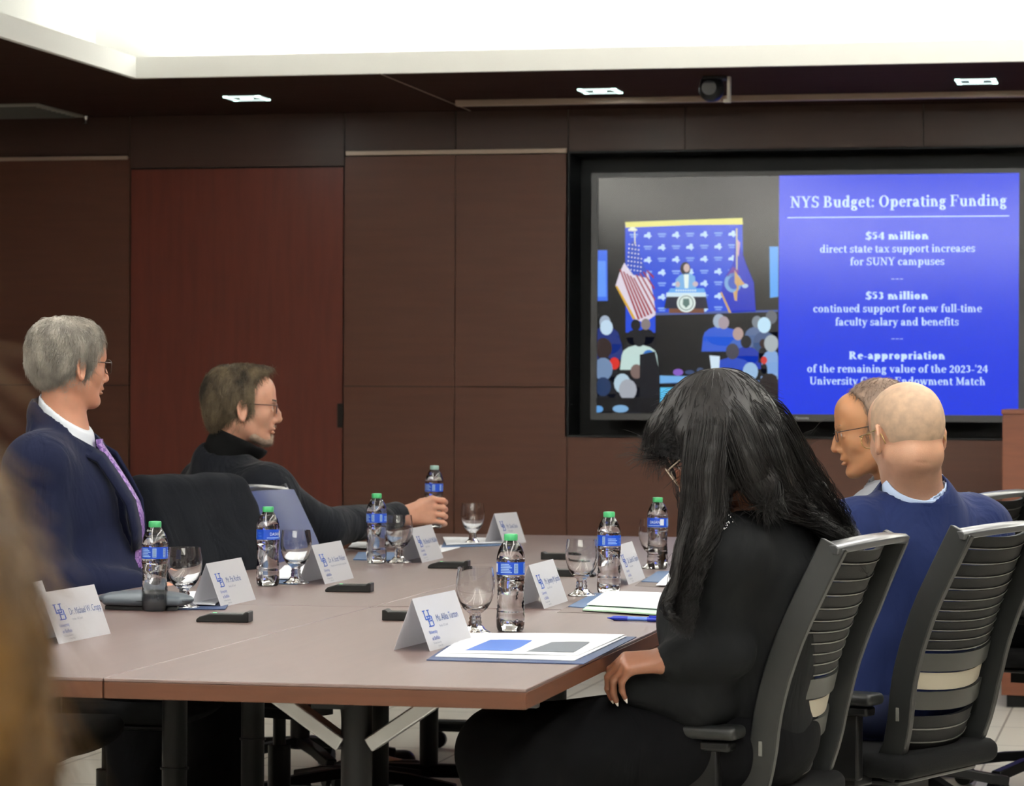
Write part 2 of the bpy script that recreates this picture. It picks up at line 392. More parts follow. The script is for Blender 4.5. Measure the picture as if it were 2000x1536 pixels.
# cove lamps lying on the ledge
def area(name, loc, rot, sx, sy, power, col=(1, 1, 1)):
    l = bpy.data.lights.new(name, 'AREA'); l.shape = 'RECTANGLE'; l.size = sx; l.size_y = sy; l.energy = power; l.color = col
    o = bpy.data.objects.new(name, l); C.objects.link(o); o.location = loc; o.rotation_euler = rot; return o
warm = (1, .97, .92)
LP = 38
area('cove_light', (-.55, TY1+.14, TT+.02), (PI, 0, 0), 2.8, .1, LP*3.2, warm)
area('cove_light', (-3.1, TY1+.14, TT+.02), (PI, 0, 0), 1.8, .1, LP*.55, warm)
area('cove_light', ((TX0+TX1)/2, TY0-.14, TT+.02), (PI, 0, 0), TX1-TX0, .1, LP*5.0, warm)
area('cove_light', (TX0-.14, 3.4, TT+.02), (PI, 0, 0), .1, 9.0, LP*5, warm)
area('cove_light', (TX1+.14, (TY0+TY1)/2, TT+.02), (PI, 0, 0), .1, TY1-TY0, LP*13, warm)
# two unseen luminous panels, added in the tray to light table and cards
pm = mat('lamp_diffuser', (1, 1, 1), .5, emit=(1, .98, .95), es=13)
for i, x in enumerate((-2.9, -.3)):
    e = empty('ceiling_light', (x, (3.6, 4.8)[i], CZ), 0, ['long white ceiling light panel in the tray, left of the table', 'long white ceiling light panel in the tray, right of the table'][i], 'light', 'long light panels in the ceiling tray')
    MB().bx(-.16, .16, -4.6, 4.6, -.02, -.012).obj('diffuser', pm, e)
    MB().bx(-.19, -.16, -4.63, 4.63, -.022, 0).bx(.16, .19, -4.63, 4.63, -.022, 0).bx(-.16, .16, -4.63, -4.6, -.022, 0).bx(-.16, .16, 4.6, 4.63, -.022, 0).obj('frame', white_paint, e)
# square downlights in the soffit
dl = mat('downlight_rim', s(225, 240, 235), .3, emit=(.8, 1, .95), es=1.3); dli = mat('downlight_inside', s(120, 130, 128), .25, metal=.8)
lampm = mat('downlight_lamp', (1, 1, 1), .5, emit=(.85, 1, .97), es=6)
for i, (px, py) in enumerate(((482, 191), (1172, 177), (1907, 158))):
    p = Wz(px, py, SOF); e = empty('downlight', p, 0, ['small square recessed downlight left of the tray joint, leftmost of three', 'small square recessed downlight above the screen, left of the ceiling camera', 'small square recessed downlight at the right, beyond the ceiling camera'][i], 'downlight', 'square downlights in the dark soffit')
    q = .082
    MB().bx(-q, q, -q, -q+.02, -.006, .004).bx(-q, q, q-.02, q, -.006, .004).bx(-q, -q+.02, -q, q, -.006, .004).bx(q-.02, q, -q, q, -.006, .004).obj('rim', dl, e)
    MB().bx(-q+.02, q-.02, -q+.02, q-.02, -.003, -.001).obj('reflector', dli, e)
    MB().lathe([(.028, -.0045), (.028, -.003)], 20).obj('lamp', lampm, e)
    area('downlight_lamp', (p[0], p[1], SOF-.01), (0, 0, 0), .1, .1, 3, (.9, 1, .97))
p = Wz(20, 216, SOF); e = empty('ceiling_vent', (p[0]-.05, p[1], SOF), 0, 'pale slotted ceiling vent in the dark soffit at far left', 'vent')
MB().bx(-.3, .3, -.3, .3, -.008, .002).obj('vent_frame', mat('vent_metal', s(150, 150, 142), .5), e, bevel=.002)
vs = MB()
for k in range(9): vs.box((0, -.24+k*.06, -.012), (.54, .012, .006))
vs.obj('slat', mat('vent_slat', s(95, 95, 90), .5), e)
p = Wz(168, 226, SOF); e = empty('sprinkler', p, 0, 'small metal sprinkler head hanging from the soffit at left', 'sprinkler')
MB().lathe([(.03, 0), (.03, -.004), (.012, -.006), (.01, -.02)], 16).obj('escutcheon', mat('chrome', (.6, .6, .6), .2, metal=1), e)
MB().lathe([(.004, -.02), (.004, -.034), (.016, -.036), (.016, -.038)], 16).obj('deflector', M.get('x') or bpy.data.materials['chrome'], e)
# ptz camera hung below the soffit
cp = Wz(1404, 150, SOF); cx_, cy_ = cp[0], cp[1]
e = empty('ceiling_camera', (cx_, cy_, SOF), 0, 'black round video camera on a white bracket under the soffit', 'camera')
blk = mat('black_plastic', s(14, 14, 16), .4, spec=.3)
zc = Wd(1390, 174, float(np.dot(np.array([cx_, cy_, 0]), FW)))[2]-SOF
MB().bx(-.06, .035, -.05, .05, -.012, 0).obj('mount_plate', blk, e, bevel=.003)
MB().bx(.035, .048, -.015, .02, -.1, 0).bx(.02, .048, -.015, .02, -.105, -.092).obj('bracket', mat('bracket_white', s(200, 195, 185), .5), e, bevel=.002)
f_ = ufield((-.1, -.1, zc-.09), (.06, .1, 0), .005); f_.ell((-.03, 0, zc), (.052, .056, .052), .01); f_.cap((-.03, 0, zc), (-.03, 0, -.02), .03, .038, .02)
link('camera_head', f_.mesh('camera_head'), blk, e)
lp = MB(); lp.tube([(-.03, -.048, zc), (-.03, -.066, zc)], .03, 24); lp.obj('lens', mat('lens_glass', s(8, 8, 10), .08, coat=1), e, smooth=True)
# ================================================================ serif lettering for the slide
def glyphs(B):
    T = .165*B; t = .062*(1+.5*(B-1)); X = .69; H = 1.0; sv = .055*(1+.3*(B-1)); G = {}
    def st(x, y0, y1, w=T): return ('L', x, y0, x, y1, w)
    def sf(x, y, h=.15): return ('B', x-h, y, x+h, y+sv) if y < .3 else ('B', x-h, y-sv, x+h, y)
    def bs(x, h=.15): return ('B', x-h, 0, x+h, sv)
    def fl(x, y): return ('P', [(x-.17, y-.07), (x+T/2, y+.02), (x+T/2, y-.11), (x-T/2, y-.12), (x-.17, y-.115)])
    def bowl(cx, cy, rx, ry, a0=0, a1=360, tw=None, tt=None): return ('A', cx, cy, rx, ry, a0, a1, tw or T*1.05, tt or t)
    G['i'] = (.36, [st(.18, 0, X), bs(.18), fl(.18, X), ('D', .17, .91, .1*B**.3)])
    G['l'] = (.36, [st(.18, 0, 1.05), bs(.18), fl(.18, 1.05)])
    G['n'] = (.74, [st(.19, 0, X), bs(.19), fl(.19, X), bowl(.355, .42, .21, .28, 0, 120), st(.53, 0, .42), bs(.54)])
    G['m'] = (1.12, [st(.19, 0, X), bs(.19), fl(.19, X), bowl(.355, .42, .21, .28, 0, 120), st(.53, 0, .42), bs(.54), bowl(.7, .42, .21, .28, 0, 120), st(.88, 0, .42), bs(.9)])
    G['h'] = (.74, [st(.19, 0, 1.05), bs(.19), fl(.19, 1.05), bowl(.355, .42, .21, .28, 0, 120), st(.53, 0, .42), bs(.54)])
    G['r'] = (.53, [st(.19, 0, X), bs(.19, .17), fl(.19, X), bowl(.37, .46, .17, .24, 60, 150, T*.7, t*1.3), ('D', .43, .59, .085)])
    G['u'] = (.74, [st(.19, .25, X), ('B', .02, X-sv, .19, X), bowl(.37, .27, .255, .29, 180, 300), st(.54, 0, X), ('B', .38, X-sv, .54, X), ('B', .54, 0, .7, sv)])
    G['o'] = (.68, [bowl(.33, .345, .29, .36)])
    G['c'] = (.6, [bowl(.33, .345, .29, .36, 50, 318), ('D', .48, .55, .085)])
    G['e'] = (.62, [bowl(.33, .345, .29, .36, 0, 322), ('B', .1, .345, .58, .345+t*1.15)])
    G['d'] = (.74, [bowl(.31, .345, .27, .36), st(.53, 0, 1.05), fl(.53, 1.05), ('B', .53, 0, .71, sv)])
    G['b'] = (.72, [bowl(.4, .345, .27, .36), st(.18, 0, 1.05), fl(.18, 1.05)])
    G['p'] = (.74, [bowl(.42, .345, .27, .36), st(.19, -.3, X), fl(.19, X), ('B', .03, -.3, .37, -.3+sv)])
    G['a'] = (.64, [bowl(.25, .19, .22, .21), bowl(.27, .45, .23, .26, 0, 140), st(.43, .06, .45), ('B', .43, 0, .62, sv), ('D', .12, .53, .075)])
    G['t'] = (.46, [st(.2, .14, .86), ('B', .02, X-sv, .42, X), bowl(.33, .16, .2, .18, 180, 320, T, t)])
    G['f'] = (.44, [st(.2, 0, .8), bs(.2, .17), ('B', .03, X-sv, .42, X), bowl(.36, .8, .235, .26, 60, 180, T, t), ('D', .42, .95, .08)])
    G['s'] = (.54, [bowl(.27, .5, .21, .21, 20, 250, T*.8, t*1.2), bowl(.27, .19, .22, .21, 200, 430, T*.8, t*1.2), ('L', .12, .43, .42, .28, T*.8), ('B', .04, .02, .09, .22), ('B', .43, .47, .48, .68)])
    G['v'] = (.66, [('L', .13, X, .34, 0, T), ('L', .54, X, .34, 0, t*1.3), ('B', 0, X-sv, .28, X), ('B', .42, X-sv, .66, X)])
    G['y'] = (.66, [('L', .13, X, .34, 0, T), ('L', .54, X, .25, -.24, t*1.3), ('B', 0, X-sv, .28, X), ('B', .42, X-sv, .66, X), ('D', .16, -.24, .085)])
    G['w'] = (.98, [('L', .12, X, .3, 0, T), ('L', .48, X, .3, 0, t*1.3), ('L', .46, X, .64, 0, T), ('L', .84, X, .66, 0, t*1.3), ('B', 0, X-sv, .26, X), ('B', .34, X-sv, .6, X), ('B', .72, X-sv, .96, X)])
    G['x'] = (.66, [('L', .14, X, .52, 0, T), ('L', .52, X, .13, 0, t*1.3), ('B', 0, X-sv, .28, X), ('B', .4, X-sv, .64, X), ('B', 0, 0, .26, sv), ('B', .38, 0, .66, sv)])
    G['g'] = (.62, [bowl(.28, .46, .23, .24), bowl(.3, -.13, .27, .18), ('L', .12, .24, .1, .08, T*.6), ('B', .1, .02, .46, .02+t*1.6), ('B', .42, .62, .6, .62+sv)])
    G['N'] = (.95, [('L', .2, 0, .2, H, t*1.2), ('L', .2, H-.03, .74, .03, T), ('L', .74, 0, .74, H, t*1.2), bs(.2), ('B', .02, H-sv, .3, H), ('B', .58, H-sv, .9, H)])
    G['Y'] = (.84, [('L', .13, H, .42, .45, T), ('L', .7, H, .42, .45, t*1.4), st(.42, 0, .48), bs(.42, .18), ('B', -.01, H-sv, .3, H), ('B', .54, H-sv, .86, H)])
    G['S'] = (.72, [bowl(.35, .73, .27, .29, 20, 250, T*.85, t*1.2), bowl(.35, .27, .29, .29, 200, 430, T*.85, t*1.2), ('L', .15, .64, .56, .4, T*.9), ('B', .05, 0, .1, .3), ('B', .58, .7, .63, 1.0)])
    G['B'] = (.82, [st(.2, 0, H), ('B', .02, 0, .4, sv), ('B', .02, H-sv, .4, H), ('A', .38, .75, .27, .25, -90, 90, T, t), ('A', .4, .265, .33, .265, -90, 90, T, t), ('B', .2, .49, .42, .49+t)])
    G['R'] = (.86, [st(.2, 0, H), bs(.2, .18), ('B', .02, H-sv, .4, H), ('A', .38, .73, .3, .27, -90, 90, T, t), ('B', .2, .46, .42, .46+t), ('L', .4, .48, .7, .03, T), ('B', .62, 0, .86, sv)])
    G['O'] = (.94, [bowl(.46, .5, .41, .52)])
    G['C'] = (.82, [bowl(.44, .5, .4, .52, 42, 322), ('B', .68, .68, .73, 1.0)])
    G['F'] = (.76, [st(.2, 0, H), bs(.2, .18), ('B', .02, H-sv, .7, H), ('B', .2, .5, .55, .5+sv), ('B', .64, .74, .7, H), ('B', .51, .4, .56, .64)])
    G['E'] = (.8, [st(.2, 0, H), ('B', .02, 0, .72, sv), ('B', .02, H-sv, .7, H), ('B', .2, .5, .54, .5+sv), ('B', .64, .76, .7, H), ('B', .68, 0, .74, .26), ('B', .5, .4, .55, .64)])
    G['U'] = (.9, [st(.2, .3, H), bowl(.45, .32, .32, .34, 180, 360, T, t*1.4), ('L', .72, .3, .72, H, t*1.4), ('B', .02, H-sv, .38, H), ('B', .58, H-sv, .86, H)])
    G['M'] = (1.1, [('L', .2, 0, .2, H, t*1.3), ('L', .2, H, .54, .1, T), ('L', .86, H, .54, .1, t*1.3), st(.87, 0, H), bs(.2), bs(.87, .17), ('B', .02, H-sv, .26, H), ('B', .8, H-sv, 1.05, H)])
    G['0'] = (.66, [bowl(.33, .37, .29, .39)])
    G['2'] = (.62, [bowl(.3, .5, .24, .25, -20, 170, T, t*1.3), ('L', .48, .42, .12, .06, t*2), ('B', .06, 0, .56, .1)])
    G['3'] = (.6, [bowl(.27, .5, .23, .24, -70, 160, T, t*1.3), bowl(.26, .06, .26, .3, -150, 90, T, t*1.3), ('L', .2, .34, .32, .34, t*1.5)])
    G['4'] = (.66, [('L', .44, -.26, .44, .74, T), ('L', .42, .74, .04, .06, t*1.3), ('B', .02, .0, .64, .08)])
    G['5'] = (.6, [bowl(.27, .12, .26, .33, -150, 110, T, t*1.3), ('L', .12, .34, .16, .74, t*1.5), ('B', .14, .62, .5, .74)])
    G['$'] = (.66, G['S'][1]+[('L', .35, -.1, .35, 1.1, t)])
    for k_ in '02345':
        sy, dy = (1.28, 0) if k_ in '02' else (.96, .27)
        o_ = []
        for p in G[k_][1]:
            p = list(p)
            if p[0] in 'LB': p[2] = (p[2]+dy)*sy; p[4] = (p[4]+dy)*sy
            elif p[0] == 'A': p[2] = (p[2]+dy)*sy; p[4] *= sy
            o_.append(tuple(p))
        G[k_] = (G[k_][0], o_)
    G[':'] = (.34, [('D', .16, .08, .09), ('D', .16, .58, .09)])
    G['-'] = (.42, [('B', .05, .27, .37, .35)])
    G["'"] = (.26, [('P', [(.07, 1.03), (.2, 1.03), (.15, .72), (.1, .72)])])
    G[' '] = (.3, [])
    return G
_gc = {}
def serif(mb, text, org, ex, ez, h, width=None, bold=1.0, align='c', pitch=None):
    """lettering lies in the plane of ex, ez; h = cap height; width = full line width"""
    if bold not in _gc: _gc[bold] = glyphs(bold)
    G = _gc[bold]; adv = sum(G[c][0]*(1+.12*(bold-1)) for c in text); sx = (width/adv) if width else h
    x = -adv/2 if align == 'c' else 0
    org, ex, ez = (np.array(a, float) for a in (org, ex, ez))
    Q = lambda a, b: org+ex*(a*sx)+ez*(b*h)
    for ch in text:
        w_, prims = G[ch]
        for p in prims:
            if p[0] == 'B': mb.poly([Q(x+p[1], p[2]), Q(x+p[3], p[2]), Q(x+p[3], p[4]), Q(x+p[1], p[4])])
            elif p[0] == 'P': mb.poly([Q(x+a, b) for a, b in p[1]])
            elif p[0] == 'L':
                _, ax, ay, bx_, by, tw = p; mb.poly([Q(x+ax-tw/2, ay), Q(x+ax+tw/2, ay), Q(x+bx_+tw/2, by), Q(x+bx_-tw/2, by)])
            elif p[0] == 'D': mb.poly([Q(x+p[1]+p[3]*math.cos(a*PI/5), p[2]+p[3]*math.sin(a*PI/5)) for a in range(10)])
            elif p[0] == 'A':
                _, cx, cy, rx, ry, a0, a1, tw, tt = p; n = max(3, int((a1-a0)/20)); o = []; i_ = []
                for q in range(n+1):
                    a = math.radians(a0+(a1-a0)*q/n); o.append(Q(x+cx+rx*math.cos(a), cy+ry*math.sin(a))); i_.append(Q(x+cx+(rx-tw)*math.cos(a), cy+(ry-tt)*math.sin(a)))
                for q in range(n): mb.poly([o[q], o[q+1], i_[q+1], i_[q]])
        x += w_*(1+.12*(bold-1))
# ================================================================ the television
TVY = 13.12
def sc(px, py, lay=0): return Wy(px, py, TVY)+np.array([0, -.0006*lay, 0])
tvc = sc(1578, 578); tv = empty('television', (tvc[0], TVY+.05, sc(1578, 815)[2]), 0, 'large black flat television showing a blue budget slide in the wall niche', 'television')
c0, c1 = sc(1167, 347), sc(1990, 812); X0, X1, Z0, Z1 = sc(1167, 578)[0], sc(1990, 578)[0], (sc(1167, 807)[2]+sc(1990, 812)[2])/2, (sc(1167, 348)[2]+sc(1990, 337)[2])/2
def loc(mb, *a, **k):   # world mesh under the tv
    me = mb.mesh(a[0]); return linkw(a[0], me, a[1], tv, smooth=False)
bz = .028
bez = MB().bx(X0-bz, X0, TVY-.01, TVY+.06, Z0-.03, Z1+.02).bx(X1, X1+bz, TVY-.01, TVY+.06, Z0-.03, Z1+.02).bx(X0, X1, TVY-.01, TVY+.06, Z1, Z1+.02).bx(X0, X1, TVY-.01, TVY+.06, Z0-.03, Z0).bx(X0-.01, X1+.01, TVY+.02, TVY+.07, Z0, Z1)
loc(bez, 'bezel', mat('dark_grey_bezel', s(58, 58, 60), .35))
loc(MB().bx(X0+.3, X1-.3, TVY+.07, WY+.29, Z0+.25, Z1-.25), 'wall_mount', blk)
def lum(key, r, g, b, k=1.0, ro=.14):
    if key not in M:
        c = s(r, g, b); M[key] = mat(key, (.01, .01, .012), ro, spec=.5, emit=c, es=k)
    return M[key]
SCL = {}
def P_(col, pts, lay):   # polygon on the screen, photo coordinates
    k = ('screen_%d_%d_%d' % col, lay); SCL.setdefault(k, (col, MB()))[1].poly([sc(x, y, lay) for x, y in pts])
def Rr(col, x0, y0, x1, y1, lay): P_(col, [(x0, y0), (x1, y0), (x1, y1), (x0, y1)], lay)
def E_(col, cx, cy, rx, ry, lay, n=16, rot=0): P_(col, [(cx+rx*math.cos(2*PI*i/n)*math.cos(rot)-ry*math.sin(2*PI*i/n)*math.sin(rot), cy+ry*math.sin(2*PI*i/n)*math.cos(rot)+rx*math.cos(2*PI*i/n)*math.sin(rot)) for i in range(n)], lay)
def K(cx, cy): return (1160+cx/3.2, 340+cy/3.2)   # from a close view of the left half
def PK(col, pts, lay): P_(col, [K(*p) for p in pts], lay)
def EK(col, cx, cy, rx, ry, lay, n=14, rot=0): x, y = K(cx, cy); E_(col, x, y, rx/3.2, ry/3.2, lay, n, rot)
dark = (6, 8, 14)
scw = MB().poly([(X0, TVY, Z0), (X1, TVY, Z0), (X1, TVY, Z1), (X0, TVY, Z1)]); loc(scw, 'screen', lum('screen_black', 5, 6, 10))
sx_ = sc(1521, 578)[0]
loc(MB().poly([(sx_, TVY-.0006, Z0), (X1, TVY-.0006, Z0), (X1, TVY-.0006, Z1), (sx_, TVY-.0006, Z1)]), 'slide', lum('slide_blue', 2, 50, 228, 1.0))
# side panels, backdrop
P_((60, 110, 235), [(1167, 489), (1186, 489), (1187, 588), (1167, 588)], 1); P_((95, 150, 245), [(1167, 510), (1183, 510), (1184, 580), (1167, 580)], 2)
P_((80, 160, 240), [(1503, 482), (1520, 482), (1520, 580), (1504, 582)], 1)
P_((20, 70, 215), [(1221, 436), (1450, 428), (1453, 610), (1282, 613), (1282, 650), (1222, 650)], 1)
P_((225, 220, 120), [(1221, 434), (1450, 426), (1451, 439), (1350, 440), (1222, 445)], 2)
def logo_(cx, cy, lay=3):
    P_((190, 220, 250), [(cx-8, cy+3), (cx-7, cy-2), (cx-2, cy-3), (cx, cy-7), (cx+5, cy-6), (cx+5, cy-1), (cx+8, cy+1), (cx+4, cy+4), (cx+3, cy+7), (cx-1, cy+3)], lay)
def words_(cx, cy, lay=3): Rr((130, 170, 240), cx-8, cy-4, cx+8, cy-1, lay); Rr((130, 170, 240), cx-6, cy+1, cx+6, cy+3, lay)
rows = [461, 485, 509, 534, 557, 582, 606]
for r_, y in enumerate(rows):
    for c_ in range(8):
        x = 1238+c_*27.5; yy = y-c_*.5
        if x < 1440: (logo_ if (c_+r_) % 2 else words_)(x, yy)
# flags
PK((30, 70, 190), [(238, 420), (262, 425), (300, 540), (330, 610), (330, 650), (245, 630), (195, 560), (215, 480)], 5)
PK((220, 210, 225), [(190, 555), (245, 630), (320, 590), (345, 640), (372, 760), (388, 880), (340, 915), (300, 925), (250, 905), (135, 700), (160, 620)], 4)
for i in range(6):
    a = i/6
    if i < 5: PK((150, 40, 50), [(160+i*21, 596+i*13), (170+i*21, 598+i*13), (288+i*20, 908-i*9), (276+i*20, 912-i*9)], 5)
for i in range(4): PK((150, 40, 50), [(262+i*22, 632-i*9), (270+i*22, 628-i*9), (388-i*4, 850-i*70), (386-i*4, 866-i*70)], 6)
PK((215, 170, 60), [(135, 700), (148, 700), (262, 905), (245, 910)], 6)
for r_ in range(7):
    for c_ in range(4+(r_ > 2)): EK((235, 240, 250), 222+c_*20-r_*1.5, 440+r_*26+c_*3, 4.5, 4.5, 7, 6)
for a in (PK,): a((225, 225, 200), [(252, 360), (259, 360), (262, 440), (255, 440)], 7)
EK((230, 235, 215), 243, 345, 20, 14, 7); EK((230, 235, 215), 225, 350, 10, 8, 7); EK((230, 235, 215), 262, 350, 10, 8, 7)
PK((20, 40, 190), [(885, 410), (905, 420), (950, 560), (1000, 680), (1012, 860), (850, 868), (795, 740), (820, 640), (870, 560)], 5)
PK((110, 50, 150), [(830, 640), (870, 580), (905, 600), (900, 640)], 6)
EK((120, 165, 215), 870, 680, 55, 62, 6, 16); EK((60, 90, 190), 875, 680, 36, 42, 7); PK((205, 165, 110), [(880, 600), (905, 640), (945, 690), (900, 700), (895, 795), (880, 790), (872, 740), (905, 720), (880, 680)], 8); EK((180, 205, 230), 945, 700, 20, 14, 7)
PK((205, 165, 90), [(790, 740), (800, 738), (860, 868), (845, 868)], 7)
PK((200, 190, 150), [(888, 340), (898, 340), (898, 600), (890, 600)], 6); PK((200, 160, 190), [(898, 410), (915, 430), (905, 520), (898, 500)], 7)
# speaker at the podium (generic figure)
EK((30, 20, 30), 572, 592, 32, 42, 5); EK((200, 175, 170), 580, 588, 19, 27, 6); PK((120, 175, 225), [(535, 635), (560, 622), (600, 622), (632, 640), (640, 720), (510, 720), (512, 660)], 5)
PK((225, 240, 235), [(562, 628), (594, 628), (590, 716), (568, 716)], 6); EK((195, 180, 190), 525, 690, 14, 18, 7); EK((195, 180, 190), 635, 688, 18, 16, 7)
PK((95, 165, 235), [(480, 715), (690, 715), (700, 745), (460, 745)], 8); PK((200, 225, 240), [(455, 742), (700, 742), (702, 768), (452, 768)], 9); PK((8, 14, 45), [(455, 768), (702, 768), (715, 842), (440, 842)], 8)
PK((110, 65, 45), [(470, 842), (690, 842), (690, 870), (470, 870)], 8)
EK((225, 238, 235), 578, 807, 58, 58, 9, 22); EK((70, 100, 100), 578, 807, 47, 47, 10, 22); EK((215, 230, 225), 578, 807, 42, 42, 11, 22); PK((90, 120, 115), [(560, 780), (596, 780), (600, 815), (578, 838), (556, 815)], 12)
for i in range(9): Rr((215, 235, 245), 1320+i*4.6, 566, 1323+i*4.6, 569.5, 10)
PK((70, 90, 160), [(385, 868), (1150, 850), (1150, 862), (385, 884)], 5); PK((5, 6, 12), [(385, 880), (1160, 862), (1160, 1300), (385, 1300)], 4)
# audience seen from behind
def aud(hx, hy, hr, hair, suit, bw, lay):
    EK(suit, hx, hy+hr*2.6, bw, hr*1.7, lay, 14); PK(suit, [(hx-bw, hy+hr*2.6), (hx+bw, hy+hr*2.6), (hx+bw*1.1, hy+hr*5), (hx-bw*1.1, hy+hr*5)], lay); EK(hair, hx, hy, hr, hr*1.2, lay+1, 14)
navy_, gr_, blk_, br2, sk_ = (25, 45, 120), (160, 175, 195), (12, 14, 24), (45, 30, 30), (175, 150, 145)
for a in ((70, 925, 34, gr_, navy_, 90, 6), (80, 960, 40, (190, 215, 235), navy_, 95, 8), (262, 945, 30, blk_, blk_, 60, 6), (325, 940, 30, (130, 120, 120), blk_, 55, 8), (783, 920, 38, gr_, (45, 90, 210), 100, 6), (812, 930, 34, (165, 150, 160), (45, 90, 210), 110, 8),
          (1020, 925, 32, (120, 130, 140), (90, 110, 150), 75, 6), (1065, 945, 42, (190, 225, 245), (70, 90, 130), 70, 8), (1110, 895, 36, (95, 100, 110), blk_, 45, 6), (902, 1000, 34, sk_, (60, 100, 190), 60, 10), (285, 1035, 38, blk_, (190, 215, 210), 110, 10), (952, 1050, 34, blk_, (20, 50, 170), 85, 12),
          (60, 1090, 55, br2, blk_, 90, 10), (868, 1110, 42, (60, 60, 75), (30, 70, 190), 125, 14), (1110, 1060, 45, (165, 175, 180), (130, 165, 215), 60, 14), (1060, 1060, 24, br2, blk_, 30, 13),
          (130, 1185, 32, (215, 40, 30), blk_, 30, 12), (1065, 1165, 20, (200, 45, 40), blk_, 20, 16), (60, 1220, 60, (110, 135, 170), blk_, 90, 14), (268, 1235, 38, (120, 100, 95), blk_, 60, 14), (345, 1150, 42, (45, 110, 190), (14, 25, 50), 45, 16),
          (980, 1235, 48, (150, 185, 220), (40, 75, 170), 60, 16), (1100, 1330, 70, (28, 16, 22), (60, 80, 120), 80, 18), (60, 1330, 50, (25, 50, 90), blk_, 60, 18), (180, 1310, 52, (175, 200, 215), blk_, 60, 20), (215, 1350, 56, (160, 165, 175), (15, 20, 35), 80, 22)):
    hx, hy, hr = a[0], a[1], a[2]
    aud(*a)
PK((4, 6, 14), [(20, 1400), (415, 1400), (415, 1488), (20, 1488)], 25); EK((90, 150, 210), 30, 1470, 32, 22, 26); EK((120, 165, 205), 170, 1468, 50, 24, 26)
PK((8, 12, 24), [(290, 1130), (385, 1110), (415, 1250), (415, 1400), (290, 1400)], 24)
PK((110, 170, 225), [(405, 1260), (590, 1265), (600, 1300), (405, 1310)], 8); PK((90, 190, 235), [(415, 1335), (560, 1335), (560, 1484), (415, 1484)], 8); PK((205, 225, 240), [(725, 1135), (790, 1140), (785, 1240), (740, 1250)], 24); PK((60, 95, 150), [(395, 1290), (1155, 1290), (1155, 1310), (395, 1310)], 7)
EK((130, 90, 190), 527, 1240, 32, 22, 8); EK((50, 70, 110), 600, 1240, 30, 14, 8); EK((50, 70, 110), 665, 1228, 22, 18, 8)
pic = {}
sel = []
for (k, lay), (col, mb) in sorted(SCL.items(), key=lambda t: t[0][1]): sel.append((lum(k, *col), mb))
# one mesh for the photograph on the screen, clipped to its left half
allm = MB(); mats_ = []
for m_, mb in sel:
    if m_ not in mats_: mats_.append(m_)
    n = len(allm.v); allm.v += mb.v; allm.f += [[n+i for i in f] for f in mb.f]; allm.mi += [mats_.index(m_)]*len(mb.f)
zb, zt_ = Z0+.001, Z1-.001
allm.v = [(min(max(x, X0+.001), sx_-.0005), y, min(max(z, zb), zt_)) for x, y, z in allm.v]
loc(allm, 'slide_photograph', mats_)
# the writing
wm = lum('slide_text', 205, 232, 255); tx = MB(); TVX = np.array([1.0, 0, 0]); TVZ = np.array([0, 0, 1.0])
def line(txt, x0, x1, yb, cap, bold=1.0):   # x range and baseline in the photo
    a, b = sc(x0, yb, 2), sc(x1, yb, 2); m = (a+b)/2; mid = (sc((x0+x1)/2, yb, 2)); h = abs(sc(1700, 500-cap)[2]-sc(1700, 500)[2])
    serif(tx, txt, (m[0], TVY-.0012, mid[2]), TVX, TVZ, h, b[0]-a[0], bold)
line('NYS Budget: Operating Funding', 1543, 1967, 404, 22, 1.12)
line('$54 million', 1690, 1815, 468, 15, 1.5); line('direct state tax support increases', 1601, 1905, 493, 15); line('for SUNY campuses', 1660, 1845, 518, 15)
line('$53 million', 1690, 1814, 585, 15, 1.5); line('continued support for new full-time', 1588, 1918, 610, 15); line('faculty salary and benefits', 1631, 1873, 636, 15)
line('Re-appropriation', 1658, 1847, 702, 15, 1.5); line("of the remaining value of the 2023-'24", 1576, 1930, 728, 15); line('University Center Endowment Match', 1581, 1925, 752, 15)
line('---', 1740, 1765, 549, 12, 1.5); line('---', 1740, 1765, 666, 12, 1.5)
a, b = sc(1538, 426), sc(1971, 423); zz = (a[2]+b[2])/2; tx.poly([(a[0], TVY-.0012, zz), (b[0], TVY-.0012, zz), (b[0], TVY-.0012, zz+.004), (a[0], TVY-.0012, zz+.004)])
loc(tx, 'slide_text', wm)
pt = MB(); a = Wy(1567, 819, TVY-.0105); put_text(pt, 'Panasonic', (a[0], TVY-.0108, a[2]), TVX, TVZ, .016, .058, 'c'); loc(pt, 'maker_name', mat('bezel_print', s(200, 205, 210), .4))
# ================================================================ tables
lam = mat('table_laminate', s(91, 71, 67), .42, spec=.6, coat=.5, coatr=.4, var=.07, vscale=5, vstretch=(9, .6, 1))
edge_m = mat('table_edge', s(70, 39, 23), .5, spec=.3, var=.1, vscale=8, vstretch=(1, 1, 12)); steel = mat('satin_steel', s(150, 150, 150), .35, metal=.85); blackm = mat('black_metal', s(7, 7, 8), .45, spec=.25)
TXS = (-2.615, -1.845, -1.075); TYS = (5.035, 6.865, 8.695, 10.52)
tl = [['front left table', 'front right table'], ['middle left table', 'middle right table'], ['rear left table', 'rear right table']]
where = {(0, 0): 'brown laminate conference table nearest the camera on the left, under the front name cards', (0, 1): 'brown laminate conference table nearest the camera on the right, with the picture printouts on it',
         (1, 0): 'brown laminate conference table, middle of the left row', (1, 1): 'brown laminate conference table, middle of the right row with green paper folder',
         (2, 0): 'brown laminate conference table, far end of the left row towards the screen wall', (2, 1): 'brown laminate conference table, far end of the right row towards the screen wall'}
